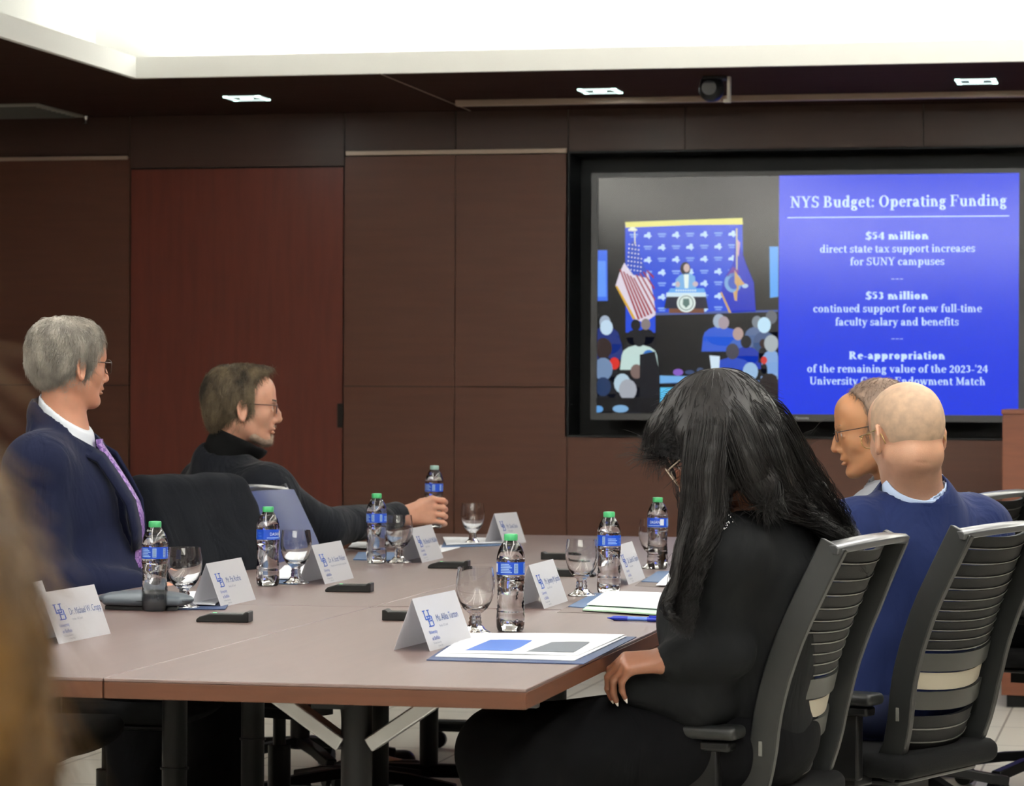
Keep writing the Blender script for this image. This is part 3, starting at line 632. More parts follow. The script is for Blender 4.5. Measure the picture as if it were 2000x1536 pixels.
for j in range(3):
    for i in range(2):
        x0, x1, y0, y1 = TXS[i]+.0015, TXS[i+1]-.0015, TYS[j]+.0015, TYS[j+1]-.0015; cx = (x0+x1)/2
        e = empty('conference_table', (cx, (y0+y1)/2, 0), 0, where[(j, i)], 'table', 'conference tables joined in two rows')
        w, h = (x1-x0)/2, (y1-y0)/2
        MB().bx(-w, w, -h, h, TZ-.006, TZ).obj('table_top', lam, e, bevel=.0015)
        MB().bx(-w, w, -h, h, TZ-.036, TZ-.0062).obj('edge_band', edge_m, e, bevel=.0015)
        for sy in (-1, 1):
            yy = sy*(h-.30)
            lg = MB(); lg.tube([(0, yy, .09), (0, yy, TZ-.04)], .029, 24).tube([(0, yy, .38), (0, yy, .385)], .033, 24); lg.obj('leg', blackm, e, smooth=True)
            for sx in (-1, 1):
                st = MB(); p0 = np.array([sx*.026, yy, .60]); p1 = np.array([sx*.155, yy, TZ-.052]); st.sweep([p0, p1], [(-.022, -.014), (.022, -.014), (.022, .014), (-.022, .014)], (0, 0, 1))
                st.obj('strut', steel, e, bevel=.003)
            ft = MB(); ft.bx(-.30, .30, yy-.03, yy+.03, .06, .1); ft.obj('foot', blackm, e, bevel=.012)
            for sx in (-1, 1): MB().tube([(sx*.27, yy-.012, .03), (sx*.27, yy+.012, .03)], .0295, 18).obj('caster', blackm, e, smooth=True)
        MB().bx(-.03, .03, -h+.1, h-.1, TZ-.055, TZ-.037).obj('beam', blackm, e)
        if j == 0 and i == 1:
            q = Wd(945, 1400, 5.75); MB().bx(.24, .27, -h+.62, -h+.7, TZ-.09, TZ-.036).bx(.235, .275, -h+.62, -h+.64, TZ-.1, TZ-.06).obj('tilt_latch', mat('latch_grey', s(70, 70, 72), .5), e, bevel=.004)
gm = MB(); gm.tube([(0, .0, 0), (0, 0, .004)], .03, 24)
def on(px, py, z=TZ): p = Wz(px, py, z); return p
# slim hatch for cables set flush into the table
p = on(765, 1184); e = empty('cable_hatch', (p[0], TYS[1]+.035, TZ), 0, 'thin flush cable slot line in the table behind the front wireless microphone', 'cable slot')
MB().bx(-.03, .62, -.004, .004, -.001, .0006).obj('slot', mat('slot_dark', s(70, 45, 40), .5), e)
# ================================================================ bottles
pet = mat('clear_bottle', (.985, .99, 1), .02, trans=1, ior=1.42, spec=.5); watm = mat('water', (1, 1, 1), .0, trans=1, ior=1.33)
capg = mat('green_cap', s(70, 165, 105), .4); capc = mat('pale_cap', s(150, 185, 175), .35)
lab = mat('blue_label', s(22, 66, 170), .35); labw = mat('label_print', s(150, 180, 225), .4); labw2 = mat('label_white_print', s(225, 232, 240), .4); blkp = mat('print_black', s(50, 60, 80), .5)
def curved(mb, t, ang, z, h, r, wid=None):
    vs, fs, w = text_geo(t); sx = h if wid is None else wid/w
    mb.add([(r*math.cos(ang+(v[0]-w/2)*sx/r), r*math.sin(ang+(v[0]-w/2)*sx/r), z+v[1]*h) for v in vs], fs)
def cpatch(mb, a0, a1, z0, z1, r, n=4):
    for k in range(n):
        u, v = a0+(a1-a0)*k/n, a0+(a1-a0)*(k+1)/n
        mb.poly([(r*math.cos(u), r*math.sin(u), z0), (r*math.cos(v), r*math.sin(v), z0), (r*math.cos(v), r*math.sin(v), z1), (r*math.cos(u), r*math.sin(u), z1)])
def make_bottle(cap_m):
    e = empty('water_bottle')
    prof = [(.002, .006), (.018, .0045), (.024, .001), (.0275, .003), (.0298, .01), (.0305, .022), (.0303, .036)]
    z = .042
    for k in range(9): prof += [(.0290-.0016*math.sin(k/8*PI), z+.001), (.0302-.0016*math.sin(k/8*PI), z+.0055)]; z += .0082
    prof += [(.0304, .119), (.0300, .122), (.0300, .15), (.0306, .154), (.0295, .164), (.0255, .177), (.0195, .188), (.0150, .1935), (.0135, .1955), (.0122, .197)]
    def md(an, z):
        if z < .02: return 1-.10*(max(0, math.cos(5*an)))*(1-z/.022)
        if .042 < z < .118: return 1+.012*math.sin(3*an+z*160)
        if .16 < z < .19: return 1-.02*abs(math.sin(5*an))
        return 1
    inn = [(max(r-.0006, .0012), z+(.0008 if z < .01 else 0)) for r, z in prof]
    MB().lathe(prof, 60, mod=md, cap=False).lathe(inn[::-1], 60, mod=md, cap=False).lathe([prof[-1], inn[-1]], 60, cap=False).lathe([inn[0], (.0001, inn[0][1])], 60, cap=False).lathe([(.0001, prof[0][1]), prof[0]], 60, cap=False).obj('bottle_body', pet, e, smooth=True, sharp=60)
    wt = [(r-.0005, z+.0005) for r, z in inn if z < .172]; MB().lathe(wt+[(.0265, .1725), (.001, .1725)], 60, mod=md).obj('water', watm, e, smooth=True, sharp=60)
    MB().lathe([(.0138, .1945), (.0148, .1965), (.0148, .206), (.0138, .2085), (.006, .209)], 36, mod=lambda a, z: 1+.012*math.sin(36*a)).obj('cap', cap_m, e, smooth=True)
    lb = MB().lathe([(.0304, .1225), (.0304, .1495)], 60, cap=False).obj('label', lab, e, smooth=True)
    pr = MB(); r = .0307
    curved(pr, 'DASANI', 0, .1335, .0115, r, .034); cpatch(pr, .5, .9, .128, .146, r)
    pr.cur = 1
    for k in range(6): cpatch(pr, 1.25, 2.1-.1*(k % 3), .1265+k*.0035, .1285+k*.0035, r)
    cpatch(pr, 2.25, 2.55, .126, .1465, r); cpatch(pr, 3.1, 3.35, .126, .1465, r)
    for k in range(4): cpatch(pr, 3.6, 4.4-.12*(k % 2), .1275+k*.004, .1293+k*.004, r)
    cpatch(pr, -.8, .45, .1265, .1285, r, 8); cpatch(pr, 4.6, 5.0, .132, .1325, r); cpatch(pr, 4.6, 5.0, .14, .1405, r)
    pr.cur = 2
    for k in range(8):
        cpatch(pr, 2.28, 2.52, .1275+k*.0023, .1284+k*.0023, r+.0001); cpatch(pr, 3.13, 3.32, .1275+k*.0023, .1284+k*.0023, r+.0001)
    pr.obj('label_print', [labw2, labw, blkp], lb)
    return e
bproto = make_bottle(capg)
def place(proto, first, loc, rz, label, group, cat):
    o = proto if first else copy_tree(proto)
    o.location = V(loc); o.rotation_euler = (0, 0, rz); return tag(o, label, cat, group)
BL = [(302, 1197, 'green-capped water bottle by the left goblet, in front of the man with the purple tie', 2.2), (523, 1148, 'green-capped water bottle standing between the second name card and a goblet on the left', -.9),
      (735, 1104, 'green-capped water bottle in front of the dark sleeve of the reaching man', 2.6), (997, 1237, 'green-capped water bottle nearest the camera, behind the picture printouts', 1.9),
      (1189, 1163, 'green-capped water bottle beside the green-edged paper pile', 3.6), (1284, 1115, 'green-capped water bottle farthest right, behind a goblet near the woman', .2)]
SIGHT = -PI/2-PSI*0
for i, (px, py, lb_, ra_) in enumerate(BL):
    p = on(px, py-3); place(bproto, i == 0, p, -PI/2-ra_+.1, lb_, 'water bottles on the tables', 'bottle')
hb = copy_tree(bproto)
for ch in hb.children:
    if ch.name.startswith('cap'): ch.data = ch.data.copy(); ch.data.materials[0] = capc
HB = Wd(846, 1032, 9.95); hb.location = V(HB); hb.rotation_euler = (0, math.radians(-1.5), -PI/2-2.2)
tag(hb, 'pale-capped water bottle held in the hand of the reaching man', 'bottle', 'water bottles on the tables')
# ================================================================ goblets
glass = mat('clear_glass', (1, 1, 1), .0, trans=1, ior=1.48)
def make_goblet():
    e = empty('water_goblet')
    outer = [(.0375, .143), (.0395, .128), (.0415, .112), (.0415, .10), (.0395, .085), (.034, .068), (.026, .055), (.018, .048)]
    inner = [(.0362, .143), (.0382, .128), (.0402, .112), (.0402, .10), (.0380, .086), (.032, .070), (.022, .058), (.008, .0535), (.001, .053)]
    stem = [(.0125, .044), (.0115, .038), (.0135, .035), (.0120, .030), (.0140, .026), (.013, .021), (.0175, .016), (.021, .011), (.030, .006), (.0355, .0035), (.0355, .001), (.033, 0)]
    MB().lathe(inner[::-1]+outer, 56, cap=False).lathe([(.018, .048)]+stem+[(.001, 0)], 40, cap=False, mod=lambda a, z: 1+(.05*math.cos(8*a) if .014 < z < .045 else 0)).obj('goblet_bowl_and_stem', glass, e, smooth=True, sharp=70)
    return e
gp = make_goblet()
GLS = [(360, 1190, 'clear glass goblet beside the bottle at the left, near the padfolio'), (578, 1143, 'clear glass goblet between the second bottle and the second row name card on the left'),
       (779, 1102, 'clear glass goblet seen in front of the reaching wrist'), (923, 1066, 'clear glass goblet standing alone at the far end of the table'),
       (928, 1241, 'clear glass goblet nearest the camera, beside the front name card'), (1136, 1167, 'clear glass goblet beside the bottle and the green-edged papers'),
       (1275, 1113, 'clear glass goblet overlapping the farthest right bottle'), (22, 1215, 'clear glass goblet at the far left, blurred behind the blond hair')]
for i, (px, py, lb_) in enumerate(GLS):
    p = on(px, py-2); o = place(gp, i == 0, p, i*.7, lb_, 'glass goblets on the tables', 'goblet')
    sc_ = {3: .97, 4: .99}.get(i, 1); o.scale = (sc_, sc_, sc_)
# ================================================================ folded name cards
card = mat('white_card', s(228, 228, 232), .75); nt = card.node_tree; tl_ = nt.nodes.new('ShaderNodeBsdfTranslucent'); tl_.inputs[0].default_value = (.8, .8, .82, 1); mxs = nt.nodes.new('ShaderNodeMixShader'); mxs.inputs[0].default_value = .38; nt.links.new(nt.nodes['Principled BSDF'].outputs[0], mxs.inputs[1]); nt.links.new(tl_.outputs[0], mxs.inputs[2]); nt.links.new(mxs.outputs[0], nt.nodes['Material Output'].inputs[0]); ub = mat('logo_blue', s(20, 70, 160), .6); pr_ = mat('card_text', s(60, 85, 140), .6); prg = mat('card_small_text', s(150, 155, 170), .6)
def make_tent(p, ang, name, sub, label, Lx=.279, hh=.103, base=.076, flat=False):
    """p = near foot of the printed face; ang = direction of the fold"""
    e = empty('name_card', p, ang, label, 'name card', 'folded white name cards')
    th = .0006; b = base
    mb = MB()   # local: x along the fold, -y is the printed side
    for sgn, y0 in ((1, 0), (-1, b)):
        yt = b/2; dy = th if sgn > 0 else -th
        mb.add([(0, y0, 0), (Lx, y0, 0), (Lx, yt, hh), (0, yt, hh), (0, y0+dy, 0), (Lx, y0+dy, 0), (Lx, yt+dy*.2, hh-.0009), (0, yt+dy*.2, hh-.0009)], [(0, 1, 2, 3), (4, 7, 6, 5), (0, 4, 5, 1), (0, 3, 7, 4), (1, 5, 6, 2), (3, 2, 6, 7)])
    mb.obj('folded_card', card, e)
    ex = np.array([1.0, 0, 0]); ez = np.array([0, b/2, hh]); sl = np.linalg.norm(ez); ez = ez/sl; o = np.array([0, -.0005, .0001])
    t1 = MB(); Q = lambda x, z: o+ex*x+ez*z
    # interlocking initials
    def bar(x0, z0, x1, z1):
        x0, x1 = (.030+(v-.0425)*1.6 for v in (x0, x1)); t1.poly([Q(x0, z0), Q(x1, z0), Q(x1, z1), Q(x0, z1)])
    kx = Lx/.279; Q = lambda x, z: o+ex*x*kx+ez*z
    ux, uz = .046, sl*.50; q = .0036
    bar(ux, uz+.008, ux+q, uz+.027); bar(ux-.0035, uz+.0250, ux+.0075, uz+.027); bar(ux+.0165, uz+.008, ux+.0165+q, uz+.027); bar(ux+.013, uz+.0250, ux+.024, uz+.027); bar(ux+.0005, uz+.0065, ux+.0195, uz+.0095)
    bx0 = ux+.009; bz0 = uz-.008; bar(bx0, bz0, bx0+q, bz0+.023); bar(bx0-.0035, bz0, bx0+.016, bz0+.0022); bar(bx0-.0035, bz0+.0208, bx0+.015, bz0+.023); bar(bx0, bz0+.0108, bx0+.016, bz0+.013); bar(bx0+.014, bz0+.0125, bx0+.014+q, bz0+.0212); bar(bx0+.015, bz0+.0016, bx0+.015+q, bz0+.0115)
    put_text(t1, 'University', Q(.032, sl*.50-.022), ex, ez, .0105, .050*kx); put_text(t1, 'at Buffalo', Q(.038, sl*.50-.035), ex, ez, .0105, .048*kx)
    t1.obj('printed_crest', ub, e)
    t3 = MB(); put_text(t3, 'The State University', Q(.036, sl*.50-.043), ex, ez, .0055, .05*kx); put_text(t3, 'of New York', Q(.06, sl*.50-.050), ex, ez, .0055, .03*kx); put_text(t3, sub, Q(.106, sl*.50-.012), ex, ez, .0075, (.055 if len(sub) < 20 else .15)*kx); t3.obj('small_print', prg, e)
    t2 = MB(); put_text(t2, name, Q(.102, sl*.50), ex, ez, .0205, min(.0088*len(name), .17)*kx); t2.obj('printed_name', pr_, e)
    return e
TN = [((115, 1259), (227, 1236), 'Dr. Michael W. Cropp', 'Member, UB Council', 'white folded name card at the left edge, nearest the blond hair'),
      ((432, 1187), (516, 1168), 'Mr. Pat Roche', 'Member, UB Council', 'white folded name card between the left goblet and the second bottle'),
      ((635, 1142), (704, 1127), 'Dr. A. Scott Weber', 'Provost and Executive Vice President for Academic Affairs', 'white folded name card behind the middle left microphone'),
      ((825, 1100), (876, 1088), 'Ms. Brenda W. McDuffie', 'Member, UB Council', 'white folded name card in front of the reaching hand'),
      ((840, 1273), (920, 1252), 'Ms. Alika Turton', 'Member, UB Council', 'white folded name card nearest the camera, by the picture printouts'),
      ((1063, 1190), (1117, 1172), 'Mr. Jeremy M. Jacobs', 'Chair, UB Council', 'white folded name card between the front bottle and the right goblet'),
      ((1228, 1143), (1268, 1128), 'Dr. Satish K. Tripathi', 'President', 'white folded name card behind the bottle by the green-edged papers')]
for (a, b_, nm_, sub, lb_) in TN:
    p, q = on(*a), on(*b_); make_tent(p, math.atan2(q[1]-p[1], q[0]-p[0]), nm_, sub, lb_)
p = on(984, 1064); q = Wz(1044, 1069, TZ); make_tent(p, math.atan2(.28, -.02)-.35, 'Mr. David Stein', 'Member', 'white folded name card farthest away, alone at the end of the table', Lx=.16)
p = on(52, 1243); make_tent(p, 1.6, 'Dr. R. Lee', 'Member', 'white folded name card half hidden behind the blond hair at far left', Lx=.2)
# ================================================================ wireless microphones
micm = mat('mic_black', s(9, 8, 8), .45, spec=.3); micg = mat('mic_top', s(36, 38, 36), .3); led = mat('mic_led', s(120, 230, 160), .3, emit=s(100, 240, 150), es=1.2)
def make_mic():
    e = empty('table_microphone'); W2, D = .026, .118
    mb = MB()   # a wedge: blunt at +x, pointed nose at -x
    pr = [(-.059, .0), (.059, 0), (.059, .0235), (.052, .0235), (.045, .0185), (-.03, .0185), (-.052, .012), (-.059, .006)]
    mb.add([(x, -W2, z) for x, z in pr]+[(x, W2, z) for x, z in pr], [tuple(range(8))[::-1], tuple(range(8, 16))]+[(k, (k+1) % 8, 8+(k+1) % 8, 8+k) for k in range(8)])
    mb.obj('housing', micm, e, bevel=.002)
    MB().bx(-.028, .044, -.022, .022, .0183, .0192).obj('touch_panel', micg, e); MB().bx(-.026, -.018, -.004, .004, .0190, .0196).obj('status_light', led, e)
    return e
mp = make_mic()
ML = [(437, 1216, 'black wireless table microphone in front of the second name card, left row', .1), (682, 1157, 'black wireless table microphone in front of the third name card, left row', .08), (877, 1111, 'black wireless table microphone in front of the fourth name card, left row', .08),
      (800, 1213, 'black wireless table microphone partly behind the nearest name card', 3.2), (1122, 1127, 'black wireless table microphone behind the right goblet', 3.2), (1096, 1094, 'black wireless table microphone farthest on the right side of the table', 3.2)]
for i, (px, py, lb_, a) in enumerate(ML):
    p = on(px, py); p = p+FW*.02; p[2] = TZ; place(mp, i == 0, p, a, lb_, 'wireless table microphones', 'microphone')
# ================================================================ papers
paper = mat('white_paper', s(236, 238, 242), .7); navyf = mat('navy_folder', s(40, 58, 96), .5); pblue = mat('printed_blue', s(62, 100, 175), .5); pgrey = mat('printed_grey', s(92, 98, 108), .5); mint = mat('mint_paper', s(190, 226, 196), .7); padm = mat('grey_mat', s(105, 95, 92), .8); bluef = mat('slate_blue_folder', s(66, 92, 128), .5)
def sheet(mb, c4, z, th=.0006, wave=0, n=8):
    """slightly curved sheet through four table points (given as photo points)"""
    P4 = [Wz(x, y, TZ) for x, y in c4]; vs = []; fs = []
    for a in range(n+1):
        for b in range(n+1):
            u, v = a/n, b/n; p = (1-u)*(1-v)*P4[0]+u*(1-v)*P4[1]+u*v*P4[2]+(1-u)*v*P4[3]
            h = z+wave*(math.sin(u*PI*1.0)*.3+.7*v*v*u)
            vs.append((p[0], p[1], TZ+h))
    m_ = len(vs); vs += [(x, y, zz+th) for x, y, zz in vs]
    for a in range(n):
        for b in range(n):
            k = a*(n+1)+b; fs.append((k, k+1, k+n+2, k+n+1)); fs.append((m_+k, m_+k+n+1, m_+k+n+2, m_+k+1))
    rim = [a*(n+1) for a in range(n+1)]+[n*(n+1)+b for b in range(1, n+1)]+[a*(n+1)+n for a in range(n-1, -1, -1)]+[b for b in range(n-1, 0, -1)]
    for i in range(len(rim)): a, b = rim[i], rim[(i+1) % len(rim)]; fs.append((a, b, m_+b, m_+a))
    mb.add(vs, fs)
def paper_thing(name, label, cat, layers, group=None):
    c = np.mean([Wz(x, y, TZ) for x, y in layers[0][1]], 0); e = empty(name, (c[0], c[1], TZ), 0, label, cat, group)
    for nm, c4, z, m_, wv, th in layers:
        mb = MB(); sheet(mb, c4, z, th, wv); me = mb.mesh(nm); linkw(nm, me, m_, e, smooth=True, sharp=40)
    return e
paper_thing('presentation_folder', 'open dark blue folder nearest the camera holding printed picture sheets', 'folder', [
    ('folder_cover', [(833, 1291), (1140, 1299), (1243, 1246), (905, 1243)], .0005, navyf, 0, .0015)])
paper_thing('printout', 'white sheets with a blue and a grey picture, on the nearest dark folder', 'papers', [
    ('sheet', [(850, 1286), (1122, 1294), (1224, 1247), (912, 1243)], .0025, paper, .001, .0015), ('sheet', [(866, 1281), (1128, 1286), (1220, 1247), (918, 1242)], .0045, paper, .004, .0008),
    ('blue_picture', [(908, 1277), (1003, 1279), (1040, 1259), (958, 1256)], .0062, pblue, .003, .0002), ('grey_picture', [(1024, 1280), (1120, 1281), (1152, 1262), (1068, 1261)], .0062, pgrey, .003, .0002)])
paper_thing('desk_mat', 'thin grey-brown sheet under the blue folder beside the right goblet', 'mat', [('mat_sheet', [(1088, 1197), (1300, 1203), (1330, 1170), (1140, 1168)], .0003, padm, 0, .0006)])
paper_thing('blue_folder', 'slate blue folder under the green-edged papers', 'folder', [('folder_cover', [(1110, 1187), (1290, 1201), (1335, 1163), (1160, 1161)], .0012, bluef, 0, .0018)])
paper_thing('paper_pile', 'white typed papers in a pale green folder, beside the blue pen', 'papers', [
    ('green_folder', [(1138, 1196), (1310, 1207), (1360, 1172), (1175, 1166)], .0035, mint, .002, .003), ('typed_sheet', [(1146, 1190), (1308, 1200), (1362, 1172), (1185, 1163)], .0095, paper, .003, .002)])
lt = MB()
for k in range(9):
    a_, b_ = Wz(1176+k*6, 1186-k*2.2, TZ+.0145), Wz(1292+k*6, 1192-k*2.2, TZ+.0145); lt.poly([a_, b_, b_+np.array([0, .004, 0]), a_+np.array([0, .004, 0])])
o = [x for x in bpy.data.objects if x.name.startswith('typed_sheet')][0]; linkw('typed_lines', lt.mesh('typed_lines'), prg, o, smooth=False)
paper_thing('folder', 'small slate blue folder near the farthest right goblet', 'folder', [('folder_cover', [(1253, 1138), (1420, 1145), (1440, 1117), (1285, 1118)], .001, bluef, 0, .002)])
paper_thing('paper_sheet', 'white sheet on the table in front of the dark-haired woman', 'papers', [('sheet', [(1281, 1147), (1400, 1152), (1420, 1122), (1310, 1119)], .004, paper, .006, .001)])
paper_thing('desk_mat', 'thin grey-brown sheet behind the green-edged papers', 'mat', [('mat_sheet', [(1240, 1145), (1300, 1149), (1320, 1130), (1262, 1128)], .0003, padm, 0, .0005)])
paper_thing('paper_sheet', 'white sheet and blue folder behind the second goblet on the left', 'papers', [('folder_cover', [(520, 1141), (580, 1143), (620, 1120), (560, 1118)], .001, bluef, 0, .002), ('sheet', [(530, 1135), (598, 1137), (622, 1112), (556, 1110)], .005, paper, .004, .003)])
paper_thing('blue_folder', 'slate blue folder lying behind the third bottle on the left', 'folder', [('folder_cover', [(690, 1095), (765, 1097), (790, 1082), (700, 1081)], .001, bluef, 0, .003)])
paper_thing('paper_sheet', 'white sheets under the sleeve of the reaching man', 'papers', [('sheet', [(680, 1073), (745, 1076), (760, 1064), (690, 1062)], .004, paper, .002, .002)])
paper_thing('paper_pile', 'white papers with a blue edge lying beside the far goblet', 'papers', [('folder_cover', [(862, 1071), (975, 1067), (990, 1060), (870, 1056)], .001, bluef, 0, .002), ('sheet', [(872, 1068), (985, 1064), (975, 1057), (865, 1053)], .005, paper, .003, .002)])
paper_thing('paper_sheet', 'single white sheet behind the name card in front of the reaching hand', 'papers', [('sheet', [(850, 1083), (872, 1078), (900, 1070), (860, 1066)], .001, paper, 0, .001)])
paper_thing('paper_pile', 'white papers and dark folder behind the leftmost goblet', 'papers', [('folder_cover', [(330, 1192), (440, 1192), (455, 1170), (350, 1168)], .001, navyf, 0, .002), ('sheet', [(340, 1186), (420, 1187), (445, 1164), (368, 1162)], .005, paper, .005, .003)])
paper_thing('padfolio', 'black padfolio with a silver edge under the grey case at left', 'folder', [('cover', [(205, 1191), (345, 1194), (370, 1172), (232, 1170)], .0005, mat('black_leather', s(26, 27, 30), .45), 0, .008), ('silver_edge', [(206, 1188), (344, 1191), (346, 1189), (208, 1186)], .0086, steel, 0, .0012)])
# grey case
p = Wz(285, 1181, TZ+.012); f_ = ufield((-.13, -.07, -.01), (.13, .07, .06), .003); f_.ell((0, 0, .014), (.115, .055, .022), .004); f_.box((.0, 0, .012), (.095, .045, .011), .01, .01); f_.cut(lambda x, y, z: -z+.0005, .002)
e = empty('grey_case', (p[0], p[1], TZ+.0105), .08, 'rounded slate grey case on the black padfolio at left', 'case'); cs = link('case_shell', f_.mesh('c'), mat('slate_grey', s(78, 86, 94), .4), e)
MB().tube([(-.105, -.033, .013), (0, -.0555, .013), (.105, -.033, .013)], .0012, 6).obj('seam', mat('case_seam', s(40, 44, 48), .5), e)
# pen
a_, b_ = Wz(1186, 1207, TZ+.006), Wz(1303, 1211, TZ+.006); pm_ = (a_+b_)/2; L_ = np.linalg.norm(b_-a_)/2*1.0
e = empty('ballpoint_pen', (pm_[0], pm_[1], TZ+.0055), math.atan2(b_[1]-a_[1], b_[0]-a_[0]), 'blue ballpoint pen lying in front of the green-edged papers', 'pen')
pb = mat('pen_blue', s(28, 48, 165), .3); pl_ = mat('pen_pale_blue', s(95, 130, 215), .25)
MB().tube([(-L_, 0, 0), (-L_+.008, 0, 0), (-L_+.016, 0, 0), (-L_*.3, 0, 0)], [.001, .0025, .0055, .0052], 16).obj('grip', pb, e, smooth=True)
MB().tube([(-L_*.3, 0, 0), (L_*.35, 0, 0)], .0048, 16).obj('barrel', pl_, e, smooth=True)
MB().tube([(L_*.35, 0, 0), (L_-.01, 0, 0), (L_-.009, 0, 0), (L_, 0, 0)], [.0055, .0052, .003, .003], 16).obj('pen_cap', pb, e, smooth=True)
MB().bx(L_*.4, L_*.9, -.0015, .0015, .005, .0085).obj('clip', pb, e, bevel=.0006)
# ================================================================ task chairs
frm = mat('chair_frame', s(24, 25, 25), .42, spec=.35); frl = mat('chair_rim', s(62, 63, 65), .28); rib_m = mat('chair_rib', s(10, 10, 11), .6, spec=.25, bump=.1, bscale=300); bandm = mat('lumbar_grey', s(44, 45, 42), .4); cream = mat('lumbar_cream', s(172, 165, 148), .5, emit=None); seatm = mat('seat_fabric', s(8, 8, 9), .9, spec=.2, bump=.2, bscale=400); cb = mat('chair_black', s(7, 7, 8), .42, spec=.25); ribe = mat('rib_edge', s(92, 92, 88), .4)
BP = [(.42, -.185), (.47, -.215), (.53, -.232), (.60, -.243), (.68, -.262), (.76, -.290), (.84, -.325), (.90, -.352), (.955, -.378)]
def bprof(z): return float(np.interp(z, [a for a, b in BP], [b for a, b in BP]))
def bw(z): return float(np.interp(z, [.42, .5, .62, .8, .95], [.19, .205, .222, .226, .205]))
def make_chair(name='task_chair', blue=False, base=True, arms=True):
    e = empty(name)
    for sx in (-1, 1):   # side rails of the back
        mb = MB(); zs = np.linspace(.40, .955, 16); pts = [(sx*bw(z), bprof(z)+.05*(1), z) for z in zs]
        mb.sweep([(p[0], p[1]-.02, p[2]) for p in pts], [(-.011, -.026), (.011, -.026), (.013, .0), (.011, .03), (-.011, .03), (-.013, 0)], (0, 1, .25)); mb.obj('back_rail', frm, e, smooth=True, sharp=50, bevel=.003)
        MB().box((sx*(bw(.56)+.0125), bprof(.56)+.036, .548), (.003, .008, .03)).obj('rail_tab', ribe, e, bevel=.001)
    # top rim, curved towards the sitter at its ends, with a rolled light lip
    mb = MB(); n = 14; tp = []
    for k in range(n+1):
        u = -1+2*k/n; tp.append((u*.215, bprof(.955)+.052*u*u-.008, .958-.014*u*u))
    mb.sweep(tp, [(-.030, -.008), (-.030, .004), (-.022, .012), (.022, .010), (.030, .004), (.026, -.008)], (0, 0, 1)); mb.obj('top_rim', frl, e, smooth=True, sharp=50, bevel=.002)
    def strip(z0, z1, off, th=.006, wf=.93, curve=.04, nseg=12):
        mb = MB(); vs = []; fs = []
        for k in range(nseg+1):
            u = -1+2*k/nseg
            for (z, dy) in ((z0, 0), (z1, 0), (z1, th), (z0, th)): vs.append((u*bw(z)*wf, bprof(z)+off+curve*u*u+dy, z+.012*u*u))
        for k in range(nseg):
            for q in range(4): a = k*4+q; b = k*4+(q+1) % 4; fs.append((a, b, b+4, a+4))
        fs += [(0, 1, 2, 3), tuple(nseg*4+q for q in (3, 2, 1, 0))]; return mb.add(vs, fs)
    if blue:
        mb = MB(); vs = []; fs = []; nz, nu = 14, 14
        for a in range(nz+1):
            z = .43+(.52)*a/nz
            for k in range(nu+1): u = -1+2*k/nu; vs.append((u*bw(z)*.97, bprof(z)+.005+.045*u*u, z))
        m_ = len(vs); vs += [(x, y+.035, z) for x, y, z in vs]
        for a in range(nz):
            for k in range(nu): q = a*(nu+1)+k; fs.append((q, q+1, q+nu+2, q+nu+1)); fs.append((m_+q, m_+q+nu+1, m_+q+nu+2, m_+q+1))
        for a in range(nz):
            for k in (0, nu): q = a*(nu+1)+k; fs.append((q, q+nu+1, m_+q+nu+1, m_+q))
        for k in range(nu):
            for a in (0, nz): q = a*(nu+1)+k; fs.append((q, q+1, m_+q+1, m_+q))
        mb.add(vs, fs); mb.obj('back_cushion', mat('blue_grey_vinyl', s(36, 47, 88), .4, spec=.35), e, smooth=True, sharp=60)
    else:
        zt = .935; hs = [.030, .034, .030, .027, .025, .023, .023, .022, .022, .022]
        for h in hs:
            r_ = strip(zt-h+.004, zt, .006, .012).obj('back_rib', rib_m, e, smooth=True, sharp=40)
            eg = strip(zt-h+.0015, zt-h+.004, .003, .014); eg.obj('rib_edge', ribe, r_)
            zt -= h
        strip(.632, .672, .0, .012).obj('lumbar_band', bandm, e, smooth=True, sharp=40)
        strip(.590, .628, .004, .006, .84, .036).obj('lumbar_slide', cream, e, smooth=True, sharp=40)
        strip(.545, .586, .0, .012).obj('lumbar_band', bandm, e, smooth=True, sharp=40)
        for z in (.52, .49, .46): 
            r_ = strip(z-.018, z+.01, .008, .012).obj('back_rib', rib_m, e, smooth=True, sharp=40); strip(z-.021, z-.018, .006, .014).obj('rib_edge', ribe, r_)
        strip(.40, .432, -.012, .03, 1.0).obj('back_shelf', frm, e, smooth=True, sharp=40, bevel=.003)
    f = ufield((-.27, -.27, .36), (.27, .28, .5), .008); f.box((0, 0, .43), (.235, .235, .028), .025, .01); f.ell((0, .2, .425), (.22, .06, .03), .02); link('seat', f.mesh('seat'), seatm, e)
    MB().bx(-.2, .2, -.19, .19, .385, .402).obj('seat_pan', cb, e, bevel=.01)
    if arms:
        for sx in (-1, 1):
            f = ufield((-.06, -.18, -.04), (.06, .18, .04), .005); f.box((0, 0, 0), (.037, .134, .014), .012, .01); f.ell((0, .115, -.002), (.034, .04, .014), .01)
            o = link('armrest', f.mesh('armrest'), frm, e); o.location = (sx*.275, -.045, .583)
            MB().bx(sx*.262-.014, sx*.262+.014, -.13, -.06, .40, .565).bx(min(sx*.15, sx*.27), max(sx*.15, sx*.27), -.125, -.065, .385, .41).bx(sx*.27-.022, sx*.27+.022, -.16, .02, .545, .566).obj('arm_post', cb, e, bevel=.006)
    MB().tube([(0, -.02, .09), (0, -.02, .26)], .032, 20).tube([(0, -.02, .26), (0, -.02, .37)], .018, 20).bx(-.09, .09, -.12, .1, .345, .39).obj('gas_column', cb, e, smooth=True, sharp=40)
